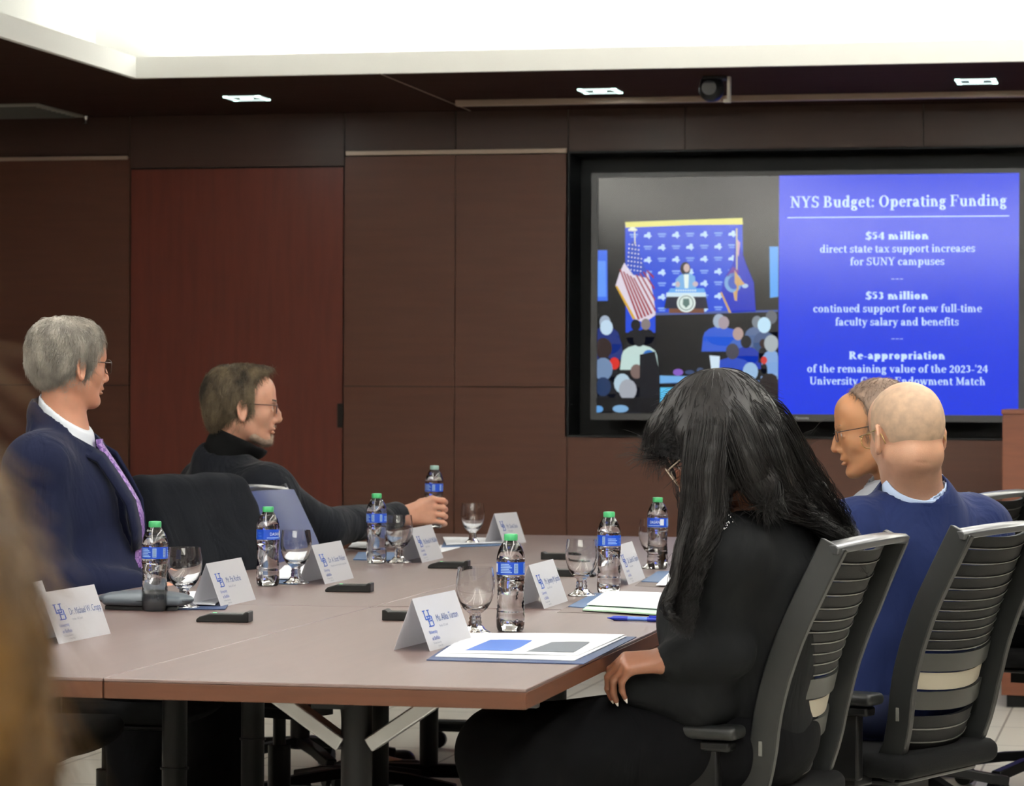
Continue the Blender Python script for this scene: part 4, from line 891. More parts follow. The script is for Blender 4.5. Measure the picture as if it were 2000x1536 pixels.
    for k in range(5):
        a = 2*PI*k/5+.3; c_, s_ = math.cos(a), math.sin(a)
        mb = MB(); mb.sweep([(c_*.02, s_*.02-.02, .115), (c_*.17, s_*.17-.02, .10), (c_*.31, s_*.31-.02, .075)], [(-.022, -.016), (.022, -.016), (.017, .014), (-.017, .014)], (0, 0, 1)); lg = mb.obj('base_leg', cb, e, bevel=.004)
        w = MB(); t = np.array([-s_, c_, 0]); q = np.array([c_*.30, s_*.30-.02, .03])
        for d in (-.016, .016): w.tube([q+t*(d-.008), q+t*(d+.008)], .029, 18)
        w.tube([q+np.array([0, 0, .01]), q+np.array([0, 0, .05])], .01, 10); w.obj('caster', cb, lg, smooth=True, sharp=40)
    return e
def put_chair(proto, first, top, yawdeg, label):
    """top = world point of the middle of the back's upper rim"""
    a = math.radians(yawdeg); f = np.array([math.cos(a), math.sin(a), 0]); c = np.array(top)-f*(-.378); c[2] = 0
    o = proto if first else copy_tree(proto); o.location = V(c); o.rotation_euler = (0, 0, a-PI/2); return tag(o, label, 'chair', 'rib-backed office chairs')
chA = make_chair()
CH1 = put_chair(chA, True, Wd(1722, 1060, 6.05), 168, 'black rib-backed office chair holding the dark-haired woman')
CH2 = put_chair(chA, False, Wd(1985, 1032, 6.65), 158, 'black rib-backed office chair behind the bald man in the blue suit')
CH3 = put_chair(chA, False, Wd(1985, 958, 8.9), 158, 'black rib-backed office chair beyond the bald man, in front of the lectern')
CH4 = put_chair(chA, False, Wd(2120, 1000, 9.6), 165, 'black office chair at the right edge under the person in mauve')
CH5 = put_chair(chA, False, Wd(-285, 1010, 7.2), 5, 'black office chair at the left, its seat edge showing under the table')
CH6 = put_chair(chA, False, Wd(-40, 1000, 7.9), 2, 'black office chair of the grey-haired man with the purple tie')
CH7 = put_chair(chA, False, Wd(352, 948, 8.58), -20, 'office chair with a dark jacket hung over its back, left side')
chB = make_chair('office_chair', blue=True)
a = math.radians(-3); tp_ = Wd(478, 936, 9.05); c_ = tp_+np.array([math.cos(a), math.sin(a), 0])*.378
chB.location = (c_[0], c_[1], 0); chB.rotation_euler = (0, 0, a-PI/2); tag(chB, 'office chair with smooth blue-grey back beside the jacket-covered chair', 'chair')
CH8 = put_chair(chA, False, Wd(372, 985, 9.7), 18, 'black office chair under the man reaching for the bottle')
CH9 = put_chair(chA, False, Wd(1900, 990, 8.0), 172, 'black office chair under the man with thin glasses speaking')
q_ = Wd(2070, 1290, 9.45); CH4.location = (q_[0]-.03, q_[1], 0)
# jacket over chair back
f = ufield((-.34, -.52, .38), (.34, -.1, 1.06), .008)
for z in np.linspace(.46, .955, 26): f.box((0, bprof(z)+.022, z), (.25+.02*(.96-z), .056, .05), .04, .01)
f.cap((-.19, bprof(.95)+.015, .965), (.19, bprof(.95)+.015, .965), .045, .045, .03); f.cap((-.235, -.33, .90), (-.26, -.27, .50), .04, .035, .03); f.cap((.235, -.33, .90), (.26, -.27, .50), .04, .035, .03); f.folds(.003, 12, 3)
jm = mat('dark_jacket_cloth', s(5, 7, 14), .9, spec=.15, bump=.1, bscale=250, wr=.15)
e = empty('hung_jacket', CH7.location, CH7.rotation_euler[2], 'dark navy jacket draped over the back of a left-side chair', 'jacket'); link('jacket_cloth', f.mesh('j'), jm, e)
# lectern at the right
lm = mat('lectern_wood', s(104, 58, 38), .45, var=.1, vscale=4, vstretch=(1, 1, 10)); p0 = Wy(1958, 800, 12.1); p1 = Wy(2130, 800, 12.1)
e = empty('lectern', ((p0[0]+p1[0])/2, 12.35, 0), 0, 'reddish wooden lectern at the right edge in front of the screen wall', 'lectern'); w_ = (p1[0]-p0[0])/2; h_ = p0[2]
MB().bx(-w_, w_, -.25, -.23, .05, h_-.02).obj('front_panel', lm, e, bevel=.002)
for sx in (-1, 1): MB().bx(min(sx*w_, sx*(w_-.02)), max(sx*w_, sx*(w_-.02)), -.23, .25, .05, h_-.02).obj('side_panel', lm, e, bevel=.002)
MB().bx(-w_-.005, w_+.005, -.255, .255, h_-.02, h_).obj('lectern_top', lm, e, bevel=.003); MB().bx(-w_+.02, w_-.02, -.22, .22, 0, .05).obj('plinth', blackm, e)
# ================================================================ people
skinA = mat('skin_fair', s(182, 132, 108), .5, sss=.25, var=.06, vscale=25, bump=.08, bscale=400); skinB = mat('skin_light_tan', s(190, 143, 120), .5, sss=.25, var=.07, vscale=30, bump=.1, bscale=300)
skinD = mat('skin_rosy', s(186, 143, 118), .48, sss=.15, var=.06, vscale=30, bump=.1, bscale=300); skinE = mat('skin_warm', s(170, 122, 86), .5, sss=.25, var=.05, vscale=30); skinC = mat('skin_brown', s(122, 80, 60), .45, sss=.2, var=.06, vscale=30, bump=.08, bscale=300)
eyew = mat('eye_white', s(225, 220, 212), .2); iris = mat('eye_dark', s(50, 38, 30), .15)
class Head:
    def __init__(h, c, f, up=(0, 0, 1), sc=1.0): h.c = np.array(c, float); h.R = frame(f, up); h.s = sc
    def w(h, p): return h.R @ (np.array(p, float)*h.s)+h.c
def head_sdf(F, h, fem=False, ears=True, chin=1.0, nose=1.0):
    F.setM(h.R, h.c, h.s); E, P = F.ell, F.cap
    E((-.010, 0, .045), (.100, .076, .080), .01); E((-.038, 0, .008), (.062, .066, .068), .03); E((.012, 0, -.005), (.076, .066, .08), .03)
    E((.040, 0, -.030), (.050, .054, .078), .025)
    for sg in (1, -1):
        P((-.018, .050*sg, -.045), (.062, .020*sg, -.097*chin), .020, .016, .025); E((.052, .040*sg, -.022), (.024, .021, .022), .02)
        P((.078, .036*sg, .024), (.090, .010*sg, .022), .009, .009, .015)
    E((.074, 0, -.100*chin), (.019, .020, .016), .02); E((.060, 0, .055), (.034, .052, .045), .03)
    P((.092, 0, .012), (.112*nose+(1-nose)*.09, 0, -.030), .0075, .0105*nose, .010); P((.093, 0, .012), (.106*nose, 0, -.012), .0065, .0075, .008); E((.100, 0, -.036), (.016, .010, .008), .008)
    for sg in (1, -1):
        E((.096, .0125*sg, -.038), (.0105, .007, .0075), .006); E((.094, .032*sg, .006), (.013, .016, .010), .010, 's'); E((.103, .007*sg, -.045), (.004, .0028, .003), .003, 's')
        E((.0775, .0315*sg, .004), (.0125, .0125, .0125), .001)   # eyeball bulge under the lid
        P((.086, .022*sg, .011), (.084, .042*sg, .009), .0035, .0032, .004); P((.087, .024*sg, -.003), (.084, .042*sg, -.002), .003, .003, .004)
    E((.086, 0, -.058), (.014, .024, .013), .012); E((.096, 0, -.062), (.0075, .021, .0050), .004); E((.094, 0, -.0735), (.0075, .018, .0058), .004)
    F.box((.104, 0, -.0678), (.012, .019, .0009), .0008, .0035, 's')
    if ears:
        for sg in (1, -1):
            ea = 24*PI/180; a1 = np.array([math.cos(ea), -math.sin(ea)*sg, 0]); a3 = np.array([-.16, 0, .987]); a2 = np.cross(a3, a1); a2 /= np.linalg.norm(a2); a3 = np.cross(a1, a2); A = np.stack([a1, a2, a3], 1)
            c0 = np.array([-.014, .0815*sg, -.006]); E((-.006, .074*sg, -.008), (.013, .010, .024), .008); E(c0, (.016, .0035, .029), .003, A=A)
            lp_ = []
            for a in np.linspace(-.5, 4.6, 15): lp_.append(c0+a1*(-.017*math.sin(a)*(1.0 if math.cos(a) > 0 else .8)+.002)+a2*sg*.004+a3*(.031*math.cos(a)))
            F.chain(lp_, [.0036]*15, .003); E(c0+a1*.004-a3*.029+a2*sg*.002, (.008, .005, .009), .004, A=A); P(c0+a1*.012+a2*sg*.003+a3*.004, c0+a1*.012+a2*sg*.004-a3*.010, .004, .0045, .004)
            E(c0+a1*.004+a2*sg*.006-a3*.004, (.0065, .006, .010), .003, 's', A=A)
    F.setM()
def place_eyes(h, parent):
    for sg in (1, -1):
        mb = MB(); 
        pts = []; c = h.w((.0785, .0315*sg, .004)); 
        f = ufield(tuple(c-.016), tuple(c+.016), .002); f.ell(c, (.0122*h.s,)*3); linkw('eye', f.mesh('e'), eyew, parent)
def glasses(parent, h, col, metal=.6, wire=.0012, fw=.047, fh=.034, lens=True, dz=0, round_=.4, dx=0):
    m = mat('glasses_frame', col, .3, metal=metal); e = MB(); ex, zc = .106+dx, .002+dz
    fr = MB(); ln = MB()
    for sg in (1, -1):
        loop = []
        for k in range(24):
            a = 2*PI*k/24; c_, s_ = math.cos(a), math.sin(a); p = 1/(abs(c_)**2.8+abs(s_)**2.8)**(1/2.8)
            y = sg*.034+c_*p*fw/2; z = zc+s_*p*fh/2; loop.append(h.w((ex-abs(y)*.12-(.0)*z, y, z)))
        fr.tube(loop+[loop[0]], wire*h.s, 6)
        ln.poly(loop)
    fr.tube([h.w((ex-.001, .011, zc+.006)), h.w((ex+.002, 0, zc+.008)), h.w((ex-.001, -.011, zc+.006))], wire*h.s, 6)
    g = linkw('glasses_frame', fr.mesh('g'), m, parent)
    tm = MB()
    for sg in (1, -1): tm.tube([h.w((ex-.007, sg*.058, zc+.010)), h.w((ex-.016, sg*.070, zc+.011)), h.w((.04, sg*.078, zc+.012)), h.w((-.005, sg*.083, zc+.014)), h.w((-.030, sg*.082, zc+.0)), h.w((-.040, sg*.080, zc-.022))], wire*h.s*1.1, 6)
    linkw('temple', tm.mesh('g'), m, g)
    if lens:
        if 'lens' not in M: M['lens'] = mat('spectacle_lens', (1, 1, 1), .0, trans=1, ior=1.01)
        linkw('lens', ln.mesh('l'), M['lens'], g, smooth=False)
    return g
def hand_sdf(F, wrist, fwd, up, side, curls, sc=1.0, spread=.12, thumb=None, k=.004, base=0.0):
    """fwd = along the palm, up = back of the hand, side = +1: thumb towards frame left of fwd; curls = bend per finger (3 joints, radians)"""
    fwd = np.array(fwd, float); fwd /= np.linalg.norm(fwd); up = np.array(up, float); up = up-fwd*np.dot(up, fwd); up /= np.linalg.norm(up); lat = np.cross(up, fwd)*side
    w = np.array(wrist, float); L = lambda a, b, c: w+(fwd*a+lat*b+up*c)*sc
    F.setM(); R = np.stack([fwd, lat, up], 1)
    F.cap(L(-.03, 0, 0), L(.015, 0, 0), .027*sc, .026*sc, .01)
    for b, r in ((.024, .0135), (.008, .014), (-.008, .0135), (-.023, .0125)): F.cap(L(.008, b*.6, 0), L(.088-.006*abs(b)/.024, b, .001), .016*sc, r*sc, .012)
    lens = [(.043, .026, .022), (.048, .030, .024), (.044, .028, .023), (.034, .021, .020)]; bs = [.027, .009, -.009, -.026]; xs = [.090, .094, .090, .082]
    tips = []
    for i in range(4):
        p = L(xs[i], bs[i], .001); a = base; r = [.0098, .0088, .0080, .0068] if i < 3 else [.0085, .0075, .0068, .0058]; sp = spread*(1.2-.8*i)
        for j in range(3):
            a += curls[i][j]; d = fwd*math.cos(a)*math.cos(sp)-up*math.sin(a)+lat*math.sin(sp)*math.cos(a); d /= np.linalg.norm(d); q = p+d*lens[i][j]*sc
            F.cap(p, q, r[j]*sc, r[j+1]*sc, k if j else .007); p = q
        tips.append((p, d))
    tp = thumb or [(.02, .03, -.012), (.045, .052, -.024), (.068, .058, -.032), (.088, .056, -.036)]
    F.chain([L(*q) for q in tp], [v*sc for v in (.016, .0125, .0105, .0085)], .008)
    return tips
class Body:
    """joints in world coordinates; builds skin, and clothes as thicker versions of the same skeleton"""
    def __init__(b, J, fwd):
        b.J = {k: np.array(v, float) for k, v in J.items()}
        for k in ('pelvis', 'hipL', 'hipR'): b.J[k][2] = .55
        J.update(b.J); b.f = np.array(fwd, float)/np.linalg.norm(fwd)
    def R(b):
        up = b.J['neck']-b.J['pelvis']; up /= np.linalg.norm(up); f = b.f-up*np.dot(b.f, up); f /= np.linalg.norm(f); l = np.cross(up, f); return np.stack([f, l, up], 1)
    def torso(b, F, g=0, w=1.0, deep=1.0, belly=0.0, sh=.055, low=True):
        J = b.J; R = b.R(); ch = J['neck']*.62+J['pelvis']*.38; be = J['neck']*.30+J['pelvis']*.70; f = R[:, 0]
        F.setM(); E = lambda c, r, k=.05: F.ell(c, r, k, A=R)
        E(ch, ((.112*deep)+g, .155*w+g, .19+g)); E(be+f*.015, (.108*deep+belly+g, .145*w+belly*.5+g, .16+g)); 
        if low: E(J['pelvis'], (.12*deep+g, .165*w+g, .12+g))
        for s_ in ('L', 'R'):
            F.cap(J['neck']*.95+J['pelvis']*.05, J['sh'+s_], .055+g, sh+g, .045); F.cap(ch+(J['sh'+s_]-ch)*.4, J['sh'+s_], .10+g*.8, sh+g, .05)
    def arm(b, F, s_, g=0, to=1.0, k=.03, w=1.0):
        J = b.J; e = J['el'+s_]; wr = e+(J['wr'+s_]-e)*to
        F.cap(J['sh'+s_], e, (.052*w+g), (.040*w+g), k); F.cap(e, wr, (.040*w+g), (.028*w+g*.85), k)
    def leg(b, F, s_, g=0, to=1.0, w=1.0, k=.03):
        J = b.J; F.cap(J['hip'+s_], J['kn'+s_], (.082*w+g), (.056*w+g), k); an = J['kn'+s_]+(J['an'+s_]-J['kn'+s_])*to; F.cap(J['kn'+s_], an, (.055*w+g), (.036*w+g), k)
def limits(pts, pad):
    a = np.array(pts); return a.min(0)-pad, a.max(0)+pad
def skin_field(b, h, hands, st=.0032, co=.014):
    pts = list(b.J.values())+[h.c]+hands; lo, hi = limits(pts, .2); ax = []
    for d in range(3):
        fine = [(h.c[d]-.135, h.c[d]+.14)]+[(q[d]-.10, q[d]+.10) for q in hands]
        if d == 2: fine[0] = (h.c[2]-.20, h.c[2]+.14)
        ax.append(axis(lo[d], hi[d], fine, st, co))
    return Field(*ax)
def base_body(b, F, h, neck_r=.056, w=1.0):
    b.torso(F, -.012, w)
    for s_ in 'LR': b.arm(F, s_, -.006); b.leg(F, s_, -.01)
    for s_ in 'LR':
        if 'toe'+s_ in b.J: F.cap(b.J['an'+s_], b.J['toe'+s_], .035, .028, .02)
    F.setM(); F.chain([b.J['neck']+(b.J['pelvis']-b.J['neck'])*.08, b.J['neck'], h.w((-.022, 0, -.055))], [neck_r+.012, neck_r, neck_r-.002], .03)
def strands(me, n, length, rad, flow, seed=0, lift=.15, segs=4, wav=.003, sub=None, drop=0.0, keep=None):
    """fine hair lying along a surface; flow(p, n) gives the growth direction (world)"""
    r = np.random.default_rng(seed); nv = len(me.vertices); co = np.empty(nv*3); me.vertices.foreach_get('co', co); co = co.reshape(-1, 3)
    no = np.empty(nv*3); me.vertex_normals.foreach_get('vector', no); no = no.reshape(-1, 3)
    if keep is not None: ok = np.where(keep(co))[0]
    else: ok = np.arange(nv)
    ii = r.choice(ok, n); P = co[ii]+r.normal(size=(n, 3))*.001; N = no[ii]; D = flow(P, N); D = D+r.normal(size=D.shape)*.25; D -= N*np.sum(D*N, 1)[:, None]; D /= np.linalg.norm(D, axis=1)[:, None]+1e-9
    Ls = length*r.uniform(.6, 1.2, n); pts = [P-N*.002]; q = P
    for k in range(1, segs+1):
        t = k/segs; cur = P+D*(Ls*t)[:, None]+N*(lift*Ls*math.sin(t*PI*.6)*.5)[:, None]-np.array([0, 0, 1])*(drop*Ls*t*t)[:, None]+r.normal(size=(n, 3))*wav*t
        curv = (Ls*t)**2/(2*.09); cur = cur-N*np.minimum(curv, .02)[:, None]; pts.append(cur)
    return tubes(np.stack(pts, 1), rad)
def tubes(Pn, rad, nside=3):
    """Pn: (n, m, 3) polylines -> one mesh of thin tubes"""
    n, m, _ = Pn.shape; T = np.gradient(Pn, axis=1); T /= np.linalg.norm(T, axis=2, keepdims=True)+1e-9
    a = np.cross(T, np.array([.3, .5, .81])); a /= np.linalg.norm(a, axis=2, keepdims=True)+1e-9; b = np.cross(T, a)
    taper = np.linspace(1, .25, m)[None, :, None]*(rad if np.isscalar(rad) else np.asarray(rad)[:, None, None])
    R = [Pn+taper*(a*math.cos(2*PI*k/nside)+b*math.sin(2*PI*k/nside)) for k in range(nside)]
    Vv = np.stack(R, 2).reshape(-1, 3)   # n, m, nside
    idx = np.arange(n*m*nside).reshape(n, m, nside); q = []
    for k in range(nside): k2 = (k+1) % nside; q.append(np.stack([idx[:, :-1, k], idx[:, :-1, k2], idx[:, 1:, k2], idx[:, 1:, k]], -1).reshape(-1, 4))
    Q = np.concatenate(q); me = bpy.data.meshes.new('hair'); me.vertices.add(len(Vv)); me.vertices.foreach_set('co', Vv.astype(np.float32).ravel())
    me.loops.add(len(Q)*4); me.loops.foreach_set('vertex_index', Q.ravel().astype(np.int32)); me.polygons.add(len(Q)); me.polygons.foreach_set('loop_start', np.arange(0, len(Q)*4, 4, dtype=np.int32))
    me.update(calc_edges=True); me.shade_smooth(); return me
def join_mesh(a, b):
    bm = bmesh.new(); bm.from_mesh(a); bm.from_mesh(b); bm.to_mesh(a); bm.free(); a.shade_smooth(); return a
def short_hair(parent, h, th, line, m, nstr=5000, length=.03, name='hair', seed=1, side=.0, extra=None, nape=-.085, rad=.0007, lift=.2, drop=.2, st=.003):
    f = ufield(tuple(h.c-.15*h.s), tuple(h.c+.16*h.s), st); f.setM(h.R, h.c, h.s)
    f.ell((-.012, 0, .045), (.100+th, .076+th*.8, .080+th), .01); f.ell((-.042, 0, .004), (.060+th*.9, .065+th*.6, .070+th*.3), .03); f.ell((.0, 0, -.005), (.07, .066+th*.35, .075), .02)
    if extra: extra(f)
    zz, xx = line
    def c1(x, y, z): return (x-np.interp(z, zz, xx))*.8
    def c2(x, y, z): return nape-z-.25*(np.abs(x+.05))
    f.cut(c1, .008); f.cut(c2, .008)
    # leave the ears free
    for sg in (1, -1): f.ell((-.008, .088*sg, -.012), (.024, .022, .036), .004, 's')
    f.setM(); me = keep_large(f.mesh('h'))
    crown = h.w((-.05, 0, .12)); fw = h.R[:, 0]; upv = h.R[:, 2]
    def flow(P, N):
        d = P-crown; d /= np.linalg.norm(d, axis=1)[:, None]+1e-9; return d*1.0-upv*.5*(1-np.clip(N@upv, 0, 1))[:, None]-fw*.25
    if nstr: me = join_mesh(me, strands(me, nstr, length, rad, flow, seed, lift=lift, drop=drop))
    return linkw(name, me, m, parent)
def person(name, loc, label, cat='person'): return empty(name, loc, 0, label, cat)
def cloth(name, f, m, parent, amp=0, freq=12, seed=0, keep=False):
    if amp: f.folds(amp, freq, seed)
    me = f.mesh(name)
    if keep: keep_large(me)
    return linkw(name, me, m, parent)
def cfield(b, pad=.16, st=.0085, keys=None, extra=()):
    pts = [b.J[k] for k in (keys or b.J.keys())]+list(extra); lo, hi = limits(pts, pad); return ufield(lo, hi, st)
UPK = ['neck', 'pelvis', 'shL', 'shR', 'elL', 'elR', 'wrL', 'wrR']
LOK = ['pelvis', 'hipL', 'hipR', 'knL', 'knR', 'anL', 'anR', 'toeL', 'toeR']
def trousers(b, m, parent, g=.012, name='trousers', seed=0, w=1.0):
    f = cfield(b, .14, .011, LOK); R = b.R(); f.ell(b.J['pelvis'], (.125+g, .17*w+g, .12), .03, A=R)
    for s_ in 'LR': b.leg(f, s_, g, .97, w, .04)
    return cloth(name, f, m, parent, .004, 10, seed)
def shoes(b, m, parent):
    for s_ in 'LR':
        a, t = b.J['an'+s_], b.J['toe'+s_]; z0 = min(a[2], t[2])
        f = ufield(np.minimum(a, t)-.09, np.maximum(a, t)+.09, .006); d = t-a; d /= np.linalg.norm(d)
        f.chain([a-d*.02+np.array([0, 0, -.02]), (a+t)/2+np.array([0, 0, -.02]), t+np.array([0, 0, -.0])], [.042, .042, .036], .02); f.cap(a, a+np.array([0, 0, .03]), .042, .04, .01)
        f.cut(lambda x, y, z: .004-z, .004); linkw('shoe', f.mesh('s'), m, parent)
def legs_from(J, fwd, side, knee=.43, drop=.40, spread=.10, footz=.07, kz=None):
    """seated legs"""
    f = np.array([fwd[0], fwd[1], 0]); f /= np.linalg.norm(f); l = np.array([-f[1], f[0], 0])
    for s_, sg in (('L', 1), ('R', -1)):
        hp = J['pelvis']+l*.09*sg+f*.02; kn = J['pelvis']+l*(spread+.03)*sg+f*knee; kn[2] = kz or J['pelvis'][2]+.03; an = kn+f*.03; an[2] = footz; J['hip'+s_] = hp; J['kn'+s_] = kn; J['an'+s_] = an; J['toe'+s_] = an+f*.15+np.array([0, 0, -.03])
# ---------------------------------------------------------------- A: grey-haired man in the navy suit
blksh = mat('shoe_black', s(16, 15, 15), .3); shirtw = mat('white_shirt', s(222, 228, 236), .7, bump=.05, bscale=200); navy = mat('navy_suit', s(14, 19, 42), .88, spec=.18, bump=.1, bscale=350, sheen=.04, wr=.5); dkt = mat('dark_trousers', s(6, 6, 9), .9, spec=.2, wr=.3)
greyh = mat('grey_hair', s(160, 154, 144), .5, var=.35, vscale=30, vstretch=(1, 1, .5), spec=.4)
def suit(b, F, g, w=1.0, belly=0, deep=1.0, pad=.0, to=.93, aw=1.08):
    b.torso(F, g, w, deep, belly, .06+pad); b.arm(F, 'L', g, to, .035, aw); b.arm(F, 'R', g, to, .035, aw)
def vopen(F, nk, f_, l_, u_, depth=.36, wt=.085, front=.03):
    def g(x, y, z):
        X, Y, Z = x-nk[0], y-nk[1], z-nk[2]; fu = X*f_[0]+Y*f_[1]+Z*f_[2]; lu = X*l_[0]+Y*l_[1]+Z*l_[2]; uu = X*u_[0]+Y*u_[1]+Z*u_[2]
        t = np.clip(-(uu)/depth, 0, 1); w_ = wt*(1-t)-.001
        return -np.maximum(np.maximum(np.abs(lu)-w_, front-fu), uu-.05)
    F.setM(); F.cut(g, .006)
def man_A():
    fw = RT*.995-FW*.10; h = Head(Wd(139, 716, 8.0), FW*.58+RT*.81-UP*.03, sc=.93)
    nk = Wd(124, 842, 8.0); J = {'neck': nk, 'pelvis': Wd(165, 1370, 8.0)}; l = FW*.995+RT*.1
    J['shR'] = nk-l*.175+np.array([-.025, 0, -.095]); J['shL'] = nk+l*.18+np.array([-.01, 0, -.09])
    J['elR'] = Wd(96, 1140, 7.78); J['wrR'] = Wd(268, 1150, 7.86); J['elL'] = Wd(170, 1130, 8.25); J['wrL'] = Wd(290, 1152, 8.1)
    legs_from(J, fw, 1, .36, kz=.54, spread=.1); J['knR'] = Wd(285, 1318, 7.72); J['anR'] = J['knR']*np.array([1, 1, 0])+np.array([-.02, 0, .07]); J['toeR'] = J['anR']+RT*.15-UP*.03; J['knL'] = Wd(425, 1300, 8.2); J['anL'] = J['knL']*np.array([1, 1, 0])+np.array([-.02, 0, .07]); J['toeL'] = J['anL']+RT*.15-UP*.03; b = Body(J, fw); e = person('person', (nk[0], nk[1], 0), 'seated man with grey hair, dark glasses, navy suit and purple tie, at the left')
    hands = [J['wrR']+fw*.06, J['wrL']+fw*.06]; F = skin_field(b, h, hands); base_body(b, F, h, .060); head_sdf(F, h)
    c = [(.5, .6, .4)]*4
    hand_sdf(F, J['wrR'], fw+np.array([0, .5, 0]), UP, 1, c, .95); hand_sdf(F, J['wrL'], fw+np.array([0, -.6, 0]), UP, -1, c, .95)
    linkw('body', F.mesh('b'), skinA, e); place_eyes(h, e)
    def ex(f): f.ell((-.06, .0, .075), (.055, .075, .05), .03); f.ell((-.075, 0, .02), (.045, .07, .06), .03); f.ell((.03, .02, .105), (.05, .05, .025), .02)
    short_hair(e, h, .017, ([-.1, -.05, -.02, .02, .05, .08, .11, .15], [-.035, -.026, .018, .040, .050, .066, .082, .088]), greyh, 9000, .035, extra=ex, seed=2, lift=.35)
    glasses(e, h, s(60, 45, 38), .3, .0016, .050, .040, round_=.5)
    # shirt, tie, jacket, trousers
    R = b.R(); f_, l_, u_ = R[:, 0], R[:, 1], R[:, 2]; hn = h.w((-.022, 0, -.055)); nv = (hn-nk)/np.linalg.norm(hn-nk)
    f = cfield(b, .16, .006, ['neck', 'pelvis', 'shL', 'shR'], [hn]); b.torso(f, .004, .97); ca = nk-u_*.05; cb_ = nk+nv*.050+f_*.004-u_*.0; f.cap(ca, cb_+nv*.03, .080, .070, .012)
    f.cap(cb_-nv*.004, hn+nv*.1, .062, .060, .003, 's'); f.cut(lambda x, y, z: (x-cb_[0])*nv[0]+(y-cb_[1])*nv[1]+(z-cb_[2])*nv[2]-.006+.75*((x-nk[0])*f_[0]+(y-nk[1])*f_[1]), .006)
    cloth('shirt', f, shirtw, e)
    f = cfield(b, .17, .0075, UPK); suit(b, f, .022, 1.06, .03, 1.06)
    # jacket collar hugging the neck, low at the front with an open V
    cc = nk-u_*.012-f_*.012; f.cap(nk-u_*.10, cc+nv*.05, .118, .088, .03)
    f.cap(cc-u_*.02, hn+nv*.1, .073, .078, .004, 's')
    tp = lambda t: nk+f_*(.100+.070*min(1, t*2.0)+.02*math.sin(t*PI))-u_*(.045+.36*t)
    vopen(f, nk-f_*.0, f_, l_, u_, .38, .075, .035); f.cut(lambda x, y, z: (x-cc[0])*nv[0]+(y-cc[1])*nv[1]+(z-cc[2])*nv[2]-.050+.75*((x-nk[0])*f_[0]+(y-nk[1])*f_[1])-2*np.maximum(0, np.abs((x-nk[0])*l_[0]+(y-nk[1])*l_[1])-.09), .004)
    jk = cloth('jacket', f, navy, e, .003, 11, 4)
    # lapels
    lp = MB()
    for sg in (1, -1):
        pts = [cc+l_*sg*.083-f_*.03+nv*.01, cc+l_*sg*.088+f_*.03-u_*.01]+[tp(t)+l_*sg*(.075*(1-t)+.02)-f_*.005 for t in (.1, .25, .45, .65, .8)]
        lp.sweep(pts, [(-.022, -.004), (.022, -.004), (.022, .004), (-.022, .004)], [u_*.3+l_*sg*.8]*2+[f_+l_*sg*.35]*5)
    linkw('lapel', lp.mesh('l'), navy, jk)
    tie = MB(); pts = [tp(t)-f_*.004 for t in np.linspace(0, 1, 12)]; tie.sweep([pts[0]+u_*.014]+pts, lambda i: [(-w_, -.006), (w_, -.006), (w_*.8, .006), (-w_*.8, .006)] if (w_ := (.017 if i < 2 else .013+.022*i/12)) else 0, f_)
    tm = mat('purple_tie', s(120, 85, 150), .5); n_ = tm.node_tree; ck = n_.nodes.new('ShaderNodeTexChecker'); ck.inputs['Scale'].default_value = 90; ck.inputs['Color1'].default_value = (*s(150, 115, 178), 1); ck.inputs['Color2'].default_value = (*s(96, 66, 128), 1)
    tcc = n_.nodes.new('ShaderNodeTexCoord'); mpp = n_.nodes.new('ShaderNodeMapping'); mpp.inputs['Rotation'].default_value = (.5, .6, .8); n_.links.new(tcc.outputs['Object'], mpp.inputs[0]); n_.links.new(mpp.outputs[0], ck.inputs[0]); n_.links.new(ck.outputs[0], n_.nodes['Principled BSDF'].inputs['Base Color'])
    linkw('tie', tie.mesh('t'), tm, e)
    trousers(b, dkt, e, .034, seed=3, w=1.25); shoes(b, blksh, e)
man_A()
